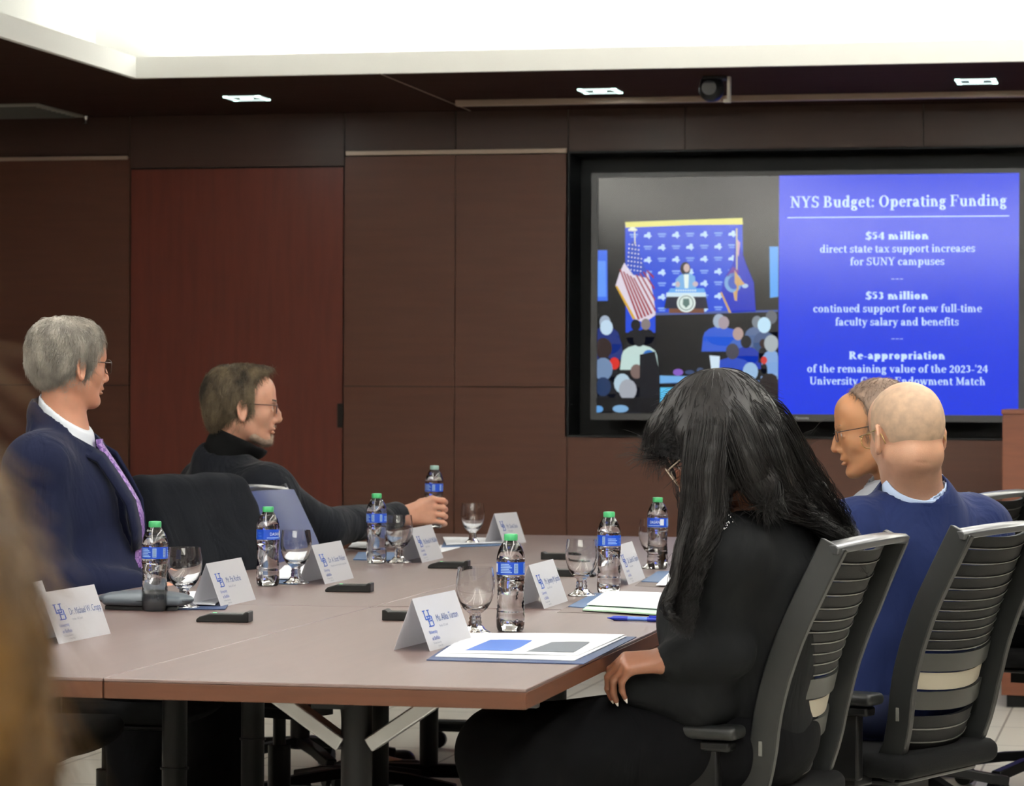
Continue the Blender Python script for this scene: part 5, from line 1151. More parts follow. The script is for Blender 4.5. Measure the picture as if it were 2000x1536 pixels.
# ---------------------------------------------------------------- B: man reaching for a bottle
charcoal = mat('charcoal_jacket', s(14, 16, 22), .9, spec=.18, bump=.1, bscale=300, sheen=.04, wr=.6); blackk = mat('black_knit', s(6, 6, 7), .9, spec=.2)
brownh = mat('grey_brown_hair', s(122, 107, 84), .5, col2=s(50, 42, 34), vscale=20, vstretch=(1, 1, .5), spec=.4)
beardm = mat('grey_stubble', s(158, 138, 122), .7, var=.2, vscale=120)
def man_B():
    fw = np.array([.93, .36, 0]); h = Head(Wd(476, 798, 9.5), RT*.985+FW*.17-UP*.03, sc=1.0)
    nk = Wd(440, 905, 9.53); J = {'neck': nk, 'pelvis': Wd(420, 1320, 9.6)}; l = np.array([-.36, .93, 0])
    J['shR'] = Wd(518, 964, 9.35); J['shL'] = Wd(405, 950, 9.75)
    J['elR'] = Wd(628, 1034, 9.5); J['wrR'] = Wd(782, 1008, 9.88); J['elL'] = Wd(420, 1130, 9.85); J['wrL'] = Wd(520, 1140, 9.95)
    legs_from(J, fw, 1, .45, kz=.5); b = Body(J, fw); e = person('person', (nk[0], nk[1], 0), 'man in charcoal jacket and black roll-neck with thin glasses, reaching for a water bottle')
    J = b.J; bt = np.array(HB); hc = bt+UP*.055
    wr = J['wrR']; d = (hc-wr); hands = [wr+d*.5, J['wrL']+fw*.06]; F = skin_field(b, h, hands, .003); base_body(b, F, h, .060); head_sdf(F, h, nose=1.06)
    # the hand closes round the bottle: four fingers on the near side, thumb behind
    dd = hc-wr; dd /= np.linalg.norm(dd); v = np.cross(dd, UP); v /= np.linalg.norm(v); near = v if np.dot(v, FW) < 0 else -v   # towards the camera
    ctr = bt; fingR = .031+.008
    F.setM(); F.cap(wr-dd*.04, wr+dd*.015, .027, .027, .01)
    kn = []
    for i in range(4):
        zo = .098-.024*i; base_ = wr*.0+np.array([bt[0], bt[1], bt[2]+zo+.004])+(-dd)*.028*np.array([1, 1, 0])+near*(.036-.002*i); base_[2] = bt[2]+zo
        F.cap(wr+dd*.01+UP*(.012-.008*i), base_, .018, .0125, .014); kn.append(base_)
        p = base_; c0 = np.array([bt[0], bt[1], 0]); ax = dd*np.array([1, 1, 0]); ax /= np.linalg.norm(ax); rr = [.0105, .0098, .009, .0078] if i < 3 else [.009, .0084, .0078, .0066]
        for j, a in enumerate((1.0, .25, -.35)): 
            q = c0+near*(math.sin(a+.25)*(.031+rr[j+1]))+ax*(math.cos(a+.25)*(.031+rr[j+1])) if j else c0+near*(.031+rr[1])*.93+ax*(.031+rr[1])*.36
            q = np.array([q[0], q[1], bt[2]+zo-.006*(j+1)]); F.cap(p, q, rr[j], rr[j+1], .005); p = q
    F.cap(wr+dd*.02-UP*.012-near*.005, np.array([bt[0], bt[1], bt[2]+.035])-dd*.03*np.array([1, 1, 0])+near*.02, .02, .016, .015)
    far = -near; F.chain([wr+dd*.03+far*.012+UP*.01, np.array([bt[0], bt[1], bt[2]+.085])-dd*np.array([1, 1, 0])*.03+far*.028, np.array([bt[0], bt[1], bt[2]+.092])+far*.041, np.array([bt[0], bt[1], bt[2]+.094])+far*.036+dd*np.array([1, 1, 0])*.022], [.017, .0125, .0105, .009], .008)
    hand_sdf(F, J['wrL'], fw, UP, -1, [(.5, .6, .4)]*4, .95)
    linkw('body', F.mesh('b'), skinB, e); place_eyes(h, e)
    def ex(f): f.ell((-.06, 0, .05), (.062, .082, .075), .03); f.ell((-.085, 0, -.01), (.035, .066, .06), .02); f.ell((.038, .0, .115), (.055, .045, .020), .015)
    short_hair(e, h, .014, ([-.12, -.07, -.02, .0, .03, .07, .10, .13], [-.04, -.035, .008, .022, .020, .022, .040, .080]), brownh, 9000, .032, extra=ex, seed=5, nape=-.095, lift=.5)
    # beard
    f = ufield(tuple(h.c-.14), tuple(h.c+.14), .003); f.setM(h.R, h.c, h.s)
    for sg in (1, -1): f.cap((.03, .040*sg, -.085), (.062, .020*sg, -.099), .016, .0178, .01)
    f.ell((.076, 0, -.100), (.0212, .0225, .0185), .015); f.ell((.092, 0, -.085), (.006, .016, .006), .006); f.ell((.0955, 0, -.054), (.0065, .021, .0045), .004)
    f.setM(); me = f.mesh('bd'); me = join_mesh(me, strands(me, 1500, .006, .0004, lambda P, N: np.tile(-UP+h.R[:, 0]*.4, (len(P), 1)), 3, lift=.4)); linkw('beard', me, beardm, e)
    f = ufield(tuple(h.c-.14), tuple(h.c+.14), .003); f.setM(h.R, h.c, h.s)
    for sg in (1, -1): f.cap((.086, .045*sg, .030), (.098, .018*sg, .027), .004, .005, .004)
    f.setM(); linkw('eyebrow', f.mesh('eb'), brownh, e)
    glasses(e, h, s(70, 40, 36), .3, .0014, .048, .030)
    R = b.R(); f_, l_, u_ = R[:, 0], R[:, 1], R[:, 2]; hn = h.w((-.030, 0, -.065)); nv = (hn-nk)/np.linalg.norm(hn-nk)
    f = cfield(b, .16, .006, ['neck', 'pelvis', 'shL', 'shR'], [hn]); b.torso(f, .004, .97); q = h.w((.012, 0, -.098)); q2 = h.w((-.03, 0, -.075)); f.chain([nk-u_*.05, (q2+nk)/2, h.w((-.022, 0, -.088))], [.078, .074, .068], .012); f.cap(h.w((-.02, 0, -.09)), h.w((.03, 0, -.108)), .066, .058, .01)
    f.cut(lambda x, y, z: ((x-q2[0])*h.R[0, 2]+(y-q2[1])*h.R[1, 2]+(z-q2[2])*h.R[2, 2])+.012+.42*((x-q2[0])*h.R[0, 0]+(y-q2[1])*h.R[1, 0]), .003)
    cloth('roll_neck', f, blackk, e)
    f = cfield(b, .17, .0075, UPK); suit(b, f, .022, 1.08, .02, 1.05, to=.93, aw=1.12); f.cap(nk-u_*.10, nk-u_*.008-f_*.015, .12, .092, .03); f.cap(nk-u_*.02, hn+nv*.1, .078, .085, .004, 's')
    cloth('jacket', f, charcoal, e, .0035, 13, 8)
    trousers(b, dkt, e, seed=9); shoes(b, blksh, e)
man_B()
# ---------------------------------------------------------------- D: bald man in the blue suit, seen from behind
bsuit = mat('blue_suit', s(18, 29, 66), .88, spec=.18, bump=.1, bscale=350, sheen=.05, wr=.5); pblue_sh = mat('pale_blue_shirt', s(186, 204, 235), .7)
stub = mat('grey_stubble_scalp', s(182, 152, 126), .75, var=.2, vscale=45, col2=s(156, 132, 112))
def man_D():
    fw = -RT*.62+FW*.78; h = Head(Wd(1770, 852, 6.9), -RT*.38+FW*.92-UP*.14, up=(-.04, 0, 1), sc=.99)
    nk = Wd(1790, 988, 6.95); J = {'neck': nk, 'pelvis': Wd(1752, 1440, 6.95)}; l = np.array([-fw[1], fw[0], 0]); l /= np.linalg.norm(l)
    J['shL'] = nk+l*.19-UP*.075+fw*.02; J['shR'] = nk-l*.19-UP*.07
    J['elL'] = J['shL']+np.array([-.09, .06, -.27]); J['wrL'] = np.array([-.93, 7.05, .62]); J['elR'] = J['shR']+np.array([-.02, .08, -.28]); J['wrR'] = np.array([-.93, 7.22, .62])
    legs_from(J, (-.97, .2, 0), 1, .42, kz=.5); b = Body(J, fw); e = person('person', (nk[0], nk[1], 0), 'bald man in a blue suit with thin gold glasses, seen from behind at the right'); J = b.J
    hd = [J['wrL']+np.array([-.06, 0, 0]), J['wrR']+np.array([-.06, 0, 0])]; F = skin_field(b, h, hd); base_body(b, F, h, .064); head_sdf(F, h)
    F.setM(); F.cap(h.w((-.055, .02, -.052)), h.w((-.055, -.02, -.052)), .035, .035, .02)
    for k in range(3): F.setM(h.R, h.c, h.s); F.cap((-.095, -.04, -.078-.014*k), (-.085, .05, -.07-.016*k), .0022, .0022, .004, 's')
    F.setM(); c = [(.3, .4, .3)]*4; hand_sdf(F, J['wrL'], (-1, .1, 0), UP, -1, c, .98); hand_sdf(F, J['wrR'], (-1, -.1, 0), UP, 1, c, .98)
    linkw('body', F.mesh('b'), skinD, e); place_eyes(h, e)
    f = ufield(tuple(h.c-.15), tuple(h.c+.16), .003); f.setM(h.R, h.c, h.s); t = .0012
    f.ell((-.010, 0, .045), (.100+t, .076+t, .080+t), .01); f.ell((-.038, 0, .008), (.062+t, .066+t, .068+t), .03); f.ell((.012, 0, -.005), (.076+t*.5, .066+t, .08+t*.5), .03)
    f.cut(lambda x, y, z: x-.045+0*z, .01); f.cut(lambda x, y, z: .055-np.sqrt((x+.01)**2+(y+.012)**2+(z-.128)**2), .012); f.cut(lambda x, y, z: -.052-z-.12*np.abs(y)*0, .01)
    for sg in (1, -1): f.ell((-.006, .080*sg, -.015), (.03, .03, .036), .006, 's')
    f.setM(); linkw('hair', keep_large(f.mesh('h')), stub, e)
    glasses(e, h, s(190, 165, 110), .9, .0012, .054, .034, dx=.006)
    R = b.R(); f_, l_, u_ = R[:, 0], R[:, 1], R[:, 2]; hn = h.w((-.022, 0, -.055)); nv = (hn-nk)/np.linalg.norm(hn-nk)
    f = cfield(b, .16, .005, ['neck', 'shL', 'shR'], [hn, J['neck']-UP*.3]); b.torso(f, .004, .97, low=False); cb_ = nk+nv*.028; f.cap(nk-u_*.06, cb_+nv*.02, .082, .074, .012)
    f.cap(cb_-nv*.004, hn+nv*.1, .068, .066, .003, 's'); f.cut(lambda x, y, z: (x-cb_[0])*nv[0]+(y-cb_[1])*nv[1]+(z-cb_[2])*nv[2]-.004+.45*((x-nk[0])*f_[0]+(y-nk[1])*f_[1]), .007)
    cloth('shirt', f, pblue_sh, e)
    rg = MB(); tl = (nv+l_*-.22-f_*.18); tl /= np.linalg.norm(tl); s1 = np.cross(tl, f_); s1 /= np.linalg.norm(s1); s2 = np.cross(s1, tl); c0 = nk+nv*.050
    rg.sweep([c0+(s1*math.sin(a)-s2*math.cos(a))*.0735 for a in np.linspace(-2.7, 2.7, 40)], [(-.003, -.03), (.003, -.03), (.002, .021), (-.002, .021)], tl); linkw('shirt_collar', rg.mesh('sc'), pblue_sh, e)
    f = cfield(b, .17, .0075, UPK); suit(b, f, .022, 1.08, .03, 1.06, to=.94); cc = nk-u_*.006; f.cap(nk-u_*.10, cc+nv*.022, .12, .088, .03); f.cap(cc-u_*.02, hn+nv*.1, .075, .076, .004, 's')
    jk = cloth('jacket', f, bsuit, e, .003, 11, 14)
    ring = MB(); pts = []
    for a in np.linspace(-2.2, 2.2, 15): pts.append(cc+nv*(.0-.010*abs(a)**1.5*.8)+(-f_*math.cos(a)+l_*math.sin(a))*(.094+.006*abs(a)))
    ring.sweep(pts, [(-.006, -.022), (.004, -.022), (.006, .020), (-.004, .024)], nv); linkw('jacket_collar', ring.mesh('c'), bsuit, jk)
    for s_ in 'L':
        f = ufield(J['wr'+s_]-.08, J['wr'+s_]+.08, .005); dv = (J['wr'+s_]-J['el'+s_]); dv /= np.linalg.norm(dv); f.cap(J['wr'+s_]-dv*.05, J['wr'+s_]-dv*.008, .038, .036, .01); linkw('cuff', f.mesh('c'), pblue_sh, e)
    trousers(b, mat('navy_trousers', s(22, 30, 62), .85), e, seed=15); shoes(b, blksh, e)
man_D()
# ---------------------------------------------------------------- E: speaking man with thin glasses, beyond the bald man
palej = mat('pale_grey_jacket', s(112, 114, 120), .85, wr=.4); hairE = mat('thin_brown_grey_hair', s(118, 98, 84), .6, var=.25, vscale=30)
def man_E():
    fw = np.array([-.97, .2, 0]); h = Head(Wd(1708, 842, 8.15), -RT*.96+FW*.10-UP*.16, up=(0, 0, 1), sc=1.02)
    nk = Wd(1758, 958, 8.2); J = {'neck': nk, 'pelvis': Wd(1735, 1400, 8.2)}; l = np.array([-.2, -.97, 0])
    J['shL'] = nk+l*.18-UP*.075; J['shR'] = nk-l*.18-UP*.07; J['elL'] = Wd(1590, 1120, 8.0); J['wrL'] = Wd(1440, 1088, 8.3); J['elR'] = Wd(1640, 1120, 8.5); J['wrR'] = Wd(1450, 1075, 8.6)
    legs_from(J, fw, 1, .42, kz=.5); b = Body(J, fw); e = person('person', (nk[0], nk[1], 0), 'balding man with thin dark glasses and pale jacket, in profile beyond the bald man'); J = b.J
    hd = [J['wrL']+fw*.06, J['wrR']+fw*.06]; F = skin_field(b, h, hd); base_body(b, F, h, .056); head_sdf(F, h)
    F.setM(h.R, h.c, h.s); F.ell((.103, 0, -.0678), (.010, .010, .0045), .003, 's'); F.setM()
    c = [(.4, .5, .4)]*4; hand_sdf(F, J['wrL'], (-1, .25, .02), UP, -1, c, .98); hand_sdf(F, J['wrR'], (-1, -.1, 0), UP, 1, c, .98)
    linkw('body', F.mesh('b'), skinE, e); place_eyes(h, e)
    def ex(f): f.ell((-.03, 0, .1), (.06, .05, .035), .02)
    short_hair(e, h, .007, ([-.1, -.05, -.02, .01, .04, .08, .11, .15], [-.03, -.02, .02, .024, .012, .020, .045, .06]), hairE, 3500, .02, extra=ex, seed=6, lift=.3)
    f = ufield(tuple(h.c-.14), tuple(h.c+.14), .003); f.setM(h.R, h.c, h.s)
    for sg in (1, -1): f.cap((.086, .045*sg, .030), (.098, .018*sg, .027), .003, .0035, .004)
    f.setM(); linkw('eyebrow', f.mesh('eb'), hairE, e)
    glasses(e, h, s(40, 38, 40), .5, .0012, .046, .030)
    R = b.R(); f_, l_, u_ = R[:, 0], R[:, 1], R[:, 2]; hn = h.w((-.022, 0, -.055)); nv = (hn-nk)/np.linalg.norm(hn-nk)
    f = cfield(b, .16, .006, ['neck', 'shL', 'shR'], [hn, nk-UP*.3]); b.torso(f, .004, .97, low=False); cb_ = nk+nv*.046; f.cap(nk-u_*.06, cb_, .078, .069, .012); f.cap(cb_-nv*.004, hn+nv*.1, .062, .060, .003, 's')
    f.cut(lambda x, y, z: (x-cb_[0])*nv[0]+(y-cb_[1])*nv[1]+(z-cb_[2])*nv[2]-.004+.25*((x-nk[0])*f_[0]+(y-nk[1])*f_[1]), .003); cloth('shirt', f, shirtw, e)
    f = cfield(b, .17, .0085, UPK); suit(b, f, .02, 1.05, .02, 1.02, to=.9); cc = nk-u_*.01; f.cap(nk-u_*.10, cc+nv*.016, .118, .085, .03); f.cap(cc-u_*.02, hn+nv*.1, .072, .076, .004, 's'); cloth('jacket', f, palej, e, .007, 11, 24)
    f = ufield(J['wrL']-.1, J['wrL']+.1, .005); dv = (J['wrL']-J['elL']); dv /= np.linalg.norm(dv); f.cap(J['wrL']-dv*.08, J['wrL']-dv*.0, .036, .035, .01); linkw('cuff', f.mesh('c'), shirtw, e)
    trousers(b, dkt, e, seed=25); shoes(b, blksh, e)
man_E()
# ---------------------------------------------------------------- F: person in mauve at the right edge
mauve = mat('mauve_top', s(112, 84, 104), .9, bump=.3, bscale=120, sheen=.2)
def person_F():
    fw = np.array([-.95, .3, 0]); h = Head(Wd(2105, 845, 9.4), -RT*.9+FW*.3, sc=.95)
    nk = Wd(2092, 985, 9.45); J = {'neck': nk, 'pelvis': Wd(2070, 1290, 9.45)}; l = np.array([-.3, -.95, 0])
    J['shL'] = nk+l*.17-UP*.07; J['shR'] = nk-l*.17-UP*.07; J['elL'] = Wd(2000, 1140, 9.3); J['wrL'] = Wd(1960, 1160, 9.5); J['elR'] = Wd(2060, 1160, 9.7); J['wrR'] = Wd(1980, 1170, 9.8)
    legs_from(J, fw, 1, .40, kz=.5); b = Body(J, fw); e = person('person', (nk[0], nk[1], 0), 'person in a mauve top and dark trousers at the right edge'); J = b.J
    hd = [J['wrL']+fw*.06]; F = skin_field(b, h, hd, .004); base_body(b, F, h, .05); head_sdf(F, h); c = [(.4, .5, .4)]*4; hand_sdf(F, J['wrL'], fw, UP, -1, c, .9); hand_sdf(F, J['wrR'], fw, UP, 1, c, .9)
    linkw('body', F.mesh('b'), skinE, e); place_eyes(h, e)
    short_hair(e, h, .02, ([-.1, -.05, -.02, .02, .05, .08, .11, .15], [.0, .0, .02, .03, .04, .05, .06, .08]), brownh, 1500, .03, seed=7, nape=-.13)
    f = cfield(b, .17, .01, UPK); suit(b, f, .014, 1.0, .02, 1.0, to=.9); cloth('knit_top', f, mauve, e, .006, 11, 34); trousers(b, dkt, e, seed=35); shoes(b, blksh, e)
person_F()
# ---------------------------------------------------------------- C: dark-haired woman looking down
blackd = mat('black_dress', s(6, 7, 9), .8, spec=.18, wr=.25); blackp = mat('black_trousers', s(4, 4, 6), .9, spec=.12, wr=.2); hairC = mat('black_hair', s(15, 12, 12), .52, spec=.38, var=.3, vscale=60, vstretch=(1, 1, .2)); gold = mat('gold_chain', s(212, 165, 95), .25, metal=1); silver = mat('silver_beads', s(225, 225, 230), .15, metal=1); nailw = mat('white_nail', s(235, 228, 222), .2)
def woman_C():
    cf = np.array([-.975, .22, 0]); hf = -RT*.74-UP*.60+FW*.16; h = Head(Wd(1402, 868, 5.95), hf, up=(-.55, .1, .80), sc=.97)
    nk = Wd(1490, 1010, 6.0); J = {'neck': nk, 'pelvis': Wd(1450, 1480, 6.12)}; l = np.array([-.22, -.975, 0])
    J['shL'] = nk+l*.155-UP*.075+cf*.01; J['shR'] = nk-l*.165-UP*.06; J['elL'] = Wd(1368, 1362, 5.93); J['wrL'] = Wd(1243, 1343, 5.92); J['elR'] = Wd(1400, 1350, 6.2); J['wrR'] = Wd(1314, 1290, 5.89)
    f = cf; lh = np.array([-cf[1], cf[0], 0])
    for s_, sg in (('L', 1), ('R', -1)):
        J['hip'+s_] = J['pelvis']+lh*.09*sg+UP*.0; kn = Wd(985, 1475, 5.86) if s_ == 'L' else Wd(1000, 1462, 6.08); J['kn'+s_] = kn; an = kn+np.array([.06, 0, 0]); an[2] = .08; J['an'+s_] = an; J['toe'+s_] = an+np.array([-.14, 0, -.03])
    b = Body(J, cf); e = person('person', (J['pelvis'][0], J['pelvis'][1], 0), 'woman with long wavy black hair and glasses, dressed in black, looking down at the right'); J = b.J
    hd = [Wd(1240, 1320, 5.85)]; F = skin_field(b, h, hd, .0028, .013); b.torso(F, -.01, 1.0)
    for s_ in 'LR': b.arm(F, s_, -.006); b.leg(F, s_, -.006)
    for s_ in 'LR': F.cap(J['an'+s_], J['toe'+s_], .035, .028, .02)
    F.setM(); F.chain([nk-UP*.03, nk, h.w((-.022, 0, -.055))], [.062, .052, .050], .03); head_sdf(F, h, True)
    # near hand resting, far hand folded over it with hanging fingers
    c1 = [(.5, .7, .5), (.55, .7, .5), (.55, .7, .5), (.6, .7, .5)]
    hand_sdf(F, J['wrL'], -RT*.6+FW*.8-UP*.3, UP*.6+FW*.3, -1, [(1.1, 1.2, .7)]*4, .68)
    wR = Wd(1304, 1290, 5.86); F.setM(); F.cap(J['elR']*.1+wR*.9, wR, .026, .025, .02)
    fd = -RT*1.0-UP*.10-FW*.05; up_ = UP*.9-FW*.45
    F.cap(wR, wR-fd*.1, .024, .028, .01); tips = hand_sdf(F, wR, fd, up_, -1, [(.75, .75, .35), (.8, .7, .3), (.85, .65, .3), (.9, .65, .3)], .92, spread=.05, thumb=[(.02, .028, -.014), (.045, .045, -.03), (.062, .045, -.045), (.075, .04, -.055)])
    linkw('body', F.mesh('b'), skinC, e); place_eyes(h, e)
    for p, d in tips:
        f = ufield(p-.02, p+.02, .002); f.cap(p+d*.003, p+d*.013, .0045, .002, .001); linkw('fingernail', f.mesh('n'), nailw, e)
    # clothes
    f = cfield(b, .17, .0075, UPK); b.torso(f, .010, 1.06, 1.12, .015, .055); R = b.R()
    f.ell(nk*.58+J['pelvis']*.42+cf*.10, (.09, .14, .10), .05, A=R)
    b.arm(f, 'L', .012, 1.0, .035, 1.18); b.arm(f, 'R', .010, .97, .035, 1.1); f.cap(wR-fd*.006, wR-fd*.13, .036, .046, .03); f.ell(Wd(1385, 1225, 6.0), (.085, .10, .10), .06, A=R)
    f.cap(nk+cf*.03-UP*.01, h.w((-.02, 0, -.03)), .066, .07, .006, 's'); cloth('black_top', f, blackd, e, .002, 13, 44)
    f = cfield(b, .17, .010, LOK); f.ell(J['pelvis'], (.15, .185, .13), .04, A=R)
    for s_ in 'LR': b.leg(f, s_, .022, .97, 1.12, .05)
    f.cap((J['hipL']+J['hipR'])/2, (J['knL']+J['knR'])/2, .09, .06, .05); cloth('black_trousers', f, blackp, e, .004, 9, 45); shoes(b, blksh, e)
    glasses(e, h, s(205, 190, 170), .6, .0016, .056, .044, dz=-.004, dx=.010)
    # gold chain at the nape and beaded necklace
    ch = MB(); pts = [nk+np.array([math.cos(a)*.062, math.sin(a)*.062, .012+.02*math.cos(a)]) for a in np.linspace(-2.6, 1.0, 22)]
    ch.tube(pts, .0018, 6); linkw('gold_chain', ch.mesh('c'), gold, e)
    bd = MB(); rr = np.random.default_rng(2)
    for k in range(60):
        t = k/59; p = np.array(Wd(1426-60*t+4*rr.normal(), 1012+50*t+3*rr.normal()+10*math.sin(t*9), 5.80)); bd.lathe([(.0001, -.0016), (.0016, 0), (.0001, .0016)], 6, p)
    linkw('bead_necklace', bd.mesh('b'), silver, e)
    # hair: a cap over the skull plus long wavy locks
    f = ufield((h.c-.22), (h.c+np.array([.3, .22, .2])), .0045); f.setM(h.R, h.c, h.s)
    f.ell((-.014, 0, .050), (.122, .100, .100), .01); f.ell((-.05, 0, .0), (.092, .092, .095), .04); f.ell((.068, 0, .085), (.045, .062, .040), .03)
    for sg in (1, -1): f.cap((.02, .082*sg, .03), (.045, .080*sg, -.09), .036, .028, .03); f.cap((-.04, .08*sg, .0), (-.03, .07*sg, -.13), .05, .04, .03)
    f.ell((.098, 0, -.02), (.05, .05, .075), .015, 's'); f.ell((.05, 0, -.07), (.06, .055, .07), .01, 's')
    f.setM(); capm = keep_large(f.mesh('h')); 
    r = np.random.default_rng(11); P = lambda x, y, d: Wd(x, y, d)
    guides = [  # (points, spread radius, number of strands)
        ([P(1420, 775, 5.97), P(1500, 815, 5.99), P(1540, 900, 6.03), P(1605, 985, 6.12), P(1655, 1035, 6.16), P(1672, 1110, 6.12)], .045, 700),
        ([P(1410, 775, 5.94), P(1485, 830, 5.88), P(1515, 930, 5.88), P(1560, 995, 5.98), P(1625, 1040, 6.04), P(1668, 1100, 6.06)], .040, 520),
        ([P(1400, 775, 5.92), P(1445, 840, 5.83), P(1470, 920, 5.82), P(1530, 985, 5.92), P(1600, 1020, 5.98), P(1655, 1060, 6.0)], .036, 420),
        ([P(1395, 775, 5.92), P(1400, 850, 5.83), P(1385, 930, 5.82), P(1392, 1010, 5.82), P(1370, 1070, 5.80), P(1345, 1160, 5.80), P(1330, 1230, 5.80)], .034, 520),
        ([P(1385, 775, 5.94), P(1360, 840, 5.85), P(1355, 930, 5.84), P(1352, 1010, 5.84), P(1340, 1090, 5.82), P(1325, 1160, 5.82), P(1335, 1220, 5.8)], .026, 360),
        ([P(1390, 770, 5.95), P(1340, 800, 5.92), P(1308, 840, 5.90), P(1308, 868, 5.89), P(1330, 890, 5.88)], .020, 420),
        ([P(1420, 742, 6.05), P(1380, 800, 6.10), P(1330, 870, 6.08), P(1350, 960, 6.05), P(1355, 1050, 6.0), P(1335, 1120, 5.98)], .03, 260),
        ([P(1352, 1000, 5.83), P(1330, 1060, 5.81), P(1322, 1100, 5.80), P(1318, 1150, 5.80), P(1303, 1178, 5.80), P(1308, 1205, 5.79), P(1325, 1215, 5.79)], .012, 60)]
    out = None; nk_ = 0
    for gp_, sp, n in guides:
        G = np.array(gp_); m = 26; t = np.linspace(0, len(G)-1, m); sm = np.stack([np.interp(t, range(len(G)), G[:, d]) for d in range(3)], 1)
        for _ in range(3): sm[1:-1] = (sm[:-2]+2*sm[1:-1]+sm[2:])/4
        tt = np.linspace(0, 1, m); prof = np.sqrt(np.clip(np.sin(np.clip(tt*1.15+.12, 0, 1)*PI*.95), 0.05, 1)); off = np.clip(r.normal(size=(n, 1, 3)), -1.5, 1.5)*sp*prof[None, :, None]*.55
        ph = r.uniform(0, 6.28, (n, 1)); clump = r.integers(0, 9, n); fr = 10+clump[:, None]*.6; amp = np.clip((tt-.3)*1.8, 0, 1)[None, :]*(.011+.007*r.random((n, 1)))
        cl = (clump*.7)[:, None]+ph*.15
        wv = np.stack([np.sin(fr*tt[None]*2+cl)*amp, np.cos(fr*tt[None]*2+cl*1.3)*amp, np.sin(fr*tt[None]*1.7+cl+1)*amp*.5], -1)
        pl = sm[None]+off+wv; me = tubes(pl, r.uniform(.0006, .0012, n)); out = me if out is None else join_mesh(out, me)
        f = ufield(sm.min(0)-.1, sm.max(0)+.1, .006); rad = sp*.82*prof; f.chain([sm[i] for i in range(0, m, 2)], [max(.003, rad[i]*.9) for i in range(0, m, 2)], .012); out = join_mesh(out, keep_large(f.mesh('lock')))
    crown = Wd(1400, 738, 5.95)
    def flow(P_, N):
        d = P_-crown; d /= np.linalg.norm(d, axis=1)[:, None]+1e-9; return d-UP*.4
    out = join_mesh(out, strands(capm, 3500, .085, .0009, flow, 8, lift=.03, segs=6, wav=.0012)); out = join_mesh(out, capm)
    hr = linkw('hair', out, hairC, e)
    # a few stray hairs
    sr = []
    for k in range(26):
        a = Wd(1560+r.normal()*12, 880+r.uniform(-40, 120), 6.0); q = a+RT*r.uniform(.02, .06)+UP*r.uniform(-.05, .05); sr.append([a+(q-a)*t+UP*.01*math.sin(t*PI) for t in np.linspace(0, 1, 8)])
    for k in range(16):
        a = Wd(1345+r.normal()*6, 1040+r.uniform(0, 120), 5.80); pts = [a+(-RT*(.025+.02*r.random())*math.sin(t*PI*1.1)+(-UP)*.09*t) for t in np.linspace(0, 1, 8)]; sr.append(pts)
    linkw('stray_hair', tubes(np.array(sr[:26]), .0005), hairC, hr); linkw('face_curl', tubes(np.array(sr[26:]), .0006), hairC, hr)
woman_C()
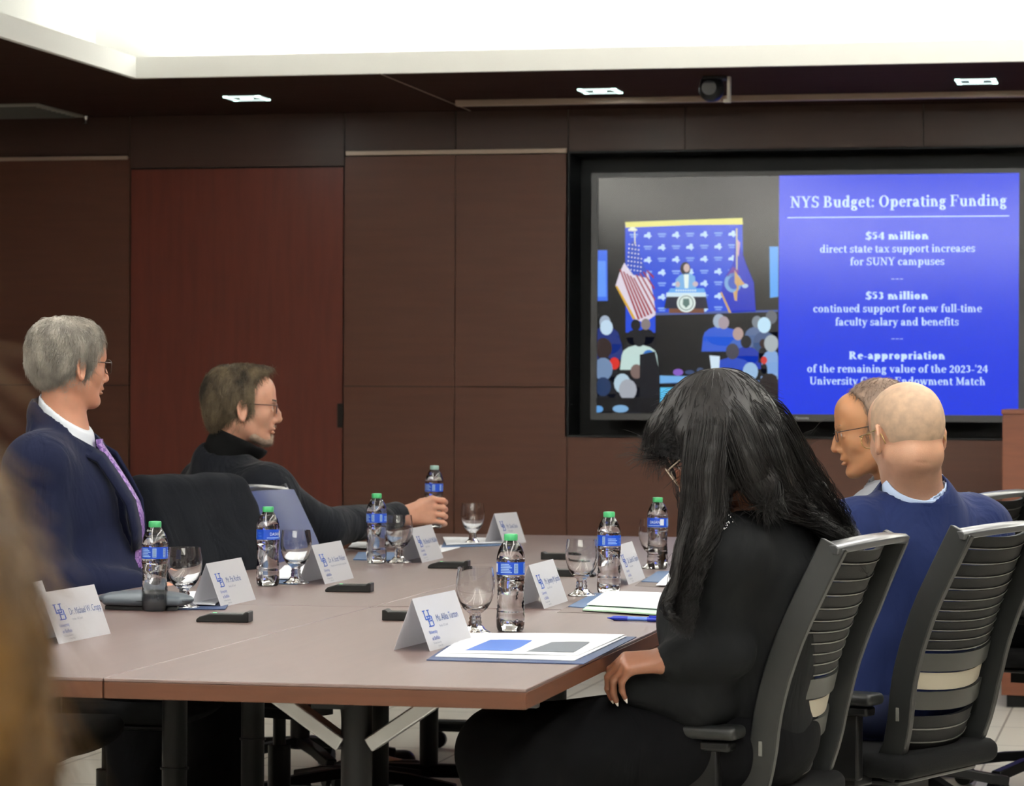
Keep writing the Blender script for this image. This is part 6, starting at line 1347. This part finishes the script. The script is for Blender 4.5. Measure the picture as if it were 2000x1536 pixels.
# ---------------------------------------------------------------- G: blond person close to the camera, mostly outside the frame
blond = mat('golden_brown_hair', s(92, 66, 30), .5, var=.35, vscale=25, vstretch=(1, 1, .15))
def person_G():
    d0 = 1.35; h = Head(Wd(-600, 960, d0), FW*.9+RT*.2, sc=.95); nk = Wd(-600, 1560, d0)
    J = {'neck': nk, 'pelvis': nk+np.array([0, -.04, -.52])}; fw = FW; l = -RT
    J['shL'] = nk+l*.17-UP*.06; J['shR'] = nk-l*.155-UP*.10; J['elL'] = J['shL']-UP*.27; J['wrL'] = J['elL']+FW*.22; J['elR'] = J['shR']+RT*.0-UP*.28; J['wrR'] = J['elR']+FW*.2-RT*.1
    legs_from(J, fw, 1, .42, kz=.5); b = Body(J, fw); e = person('person', (nk[0], nk[1], 0), 'out-of-focus person with long golden-brown hair at the left edge, closest to the camera')
    F = skin_field(b, h, [J['wrL']], .006, .016); base_body(b, F, h, .05); head_sdf(F, h); c = [(.4, .5, .4)]*4; hand_sdf(F, b.J['wrL'], fw, UP, -1, c, .9); hand_sdf(F, b.J['wrR'], fw, UP, 1, c, .9)
    linkw('body', F.mesh('b'), skinA, e); place_eyes(h, e)
    f = cfield(b, .17, .01, UPK); suit(b, f, .010, 1.0, .0, 1.0, to=.9); cloth('brown_top', f, mat('dark_brown_top', s(50, 38, 28), .9), e, .004, 11, 54); trousers(b, dkt, e, seed=55); shoes(b, blksh, e)
    f = ufield(h.c-np.array([.2, .2, .40]), h.c+.2, .006); f.setM(h.R, h.c, h.s); f.ell((-.014, 0, .045), (.118, .096, .098), .01); f.ell((-.05, 0, .0), (.09, .09, .10), .04); f.setM()
    X = lambda x, y, dd=0: Wd(x, y, d0+dd)
    f.chain([X(-250, 850), X(-165, 990), X(-105, 1130), X(-70, 1300), X(-45, 1500), X(-50, 1990)], [.028, .028, .028, .028, .028, .02], .03)
    f.chain([X(-900, 960, .0), X(-960, 1300), X(-960, 1900)], [.03, .03, .03], .03); f.chain([X(-600, 980, -.09), X(-600, 1400, -.08), X(-560, 1900, -.10)], [.07, .07, .06], .05); f.chain([X(-380, 950, -.03), X(-280, 1300, -.03), X(-260, 1850, -.05)], [.06, .05, .045], .05)
    me = keep_large(f.mesh('h')); me = join_mesh(me, strands(me, 9000, .12, .0008, lambda P, N: np.tile(-UP, (len(P), 1)), 4, lift=.06, segs=5, wav=.003)); linkw('hair', me, blond, e)
person_G()
# ================================================================ camera, world
cam = bpy.data.cameras.new('camera'); co_ = bpy.data.objects.new('camera', cam); C.objects.link(co_)
cam.sensor_width = 36; cam.sensor_fit = 'HORIZONTAL'; cam.lens = FPX/2000*36; cam.clip_end = 60; cam.clip_start = .05
co_.location = (0, 0, 1.25); co_.rotation_euler = (Matrix.Rotation(PSI, 3, 'Z') @ Matrix.Rotation(PI/2, 3, 'X') @ Matrix.Rotation(.0045, 3, 'Z')).to_euler()
cam.dof.use_dof = True; cam.dof.focus_distance = 6.7; cam.dof.aperture_fstop = 11
bpy.context.scene.camera = co_
w = bpy.data.worlds.new('world'); bpy.context.scene.world = w; w.use_nodes = True; w.node_tree.nodes['Background'].inputs[0].default_value = (.5, .5, .5, 1); w.node_tree.nodes['Background'].inputs[1].default_value = .2
vs_ = bpy.context.scene.view_settings; vs_.view_transform = 'Standard'; vs_.look = 'None'; vs_.gamma = 1; vs_.exposure = 0; vs_.use_curve_mapping = False
cy = bpy.context.scene.cycles; cy.max_bounces = 14; cy.transmission_bounces = 12; cy.transparent_max_bounces = 12; cy.use_denoising = True; cy.caustics_refractive = True; cy.caustics_reflective = False; cy.sample_clamp_indirect = 6
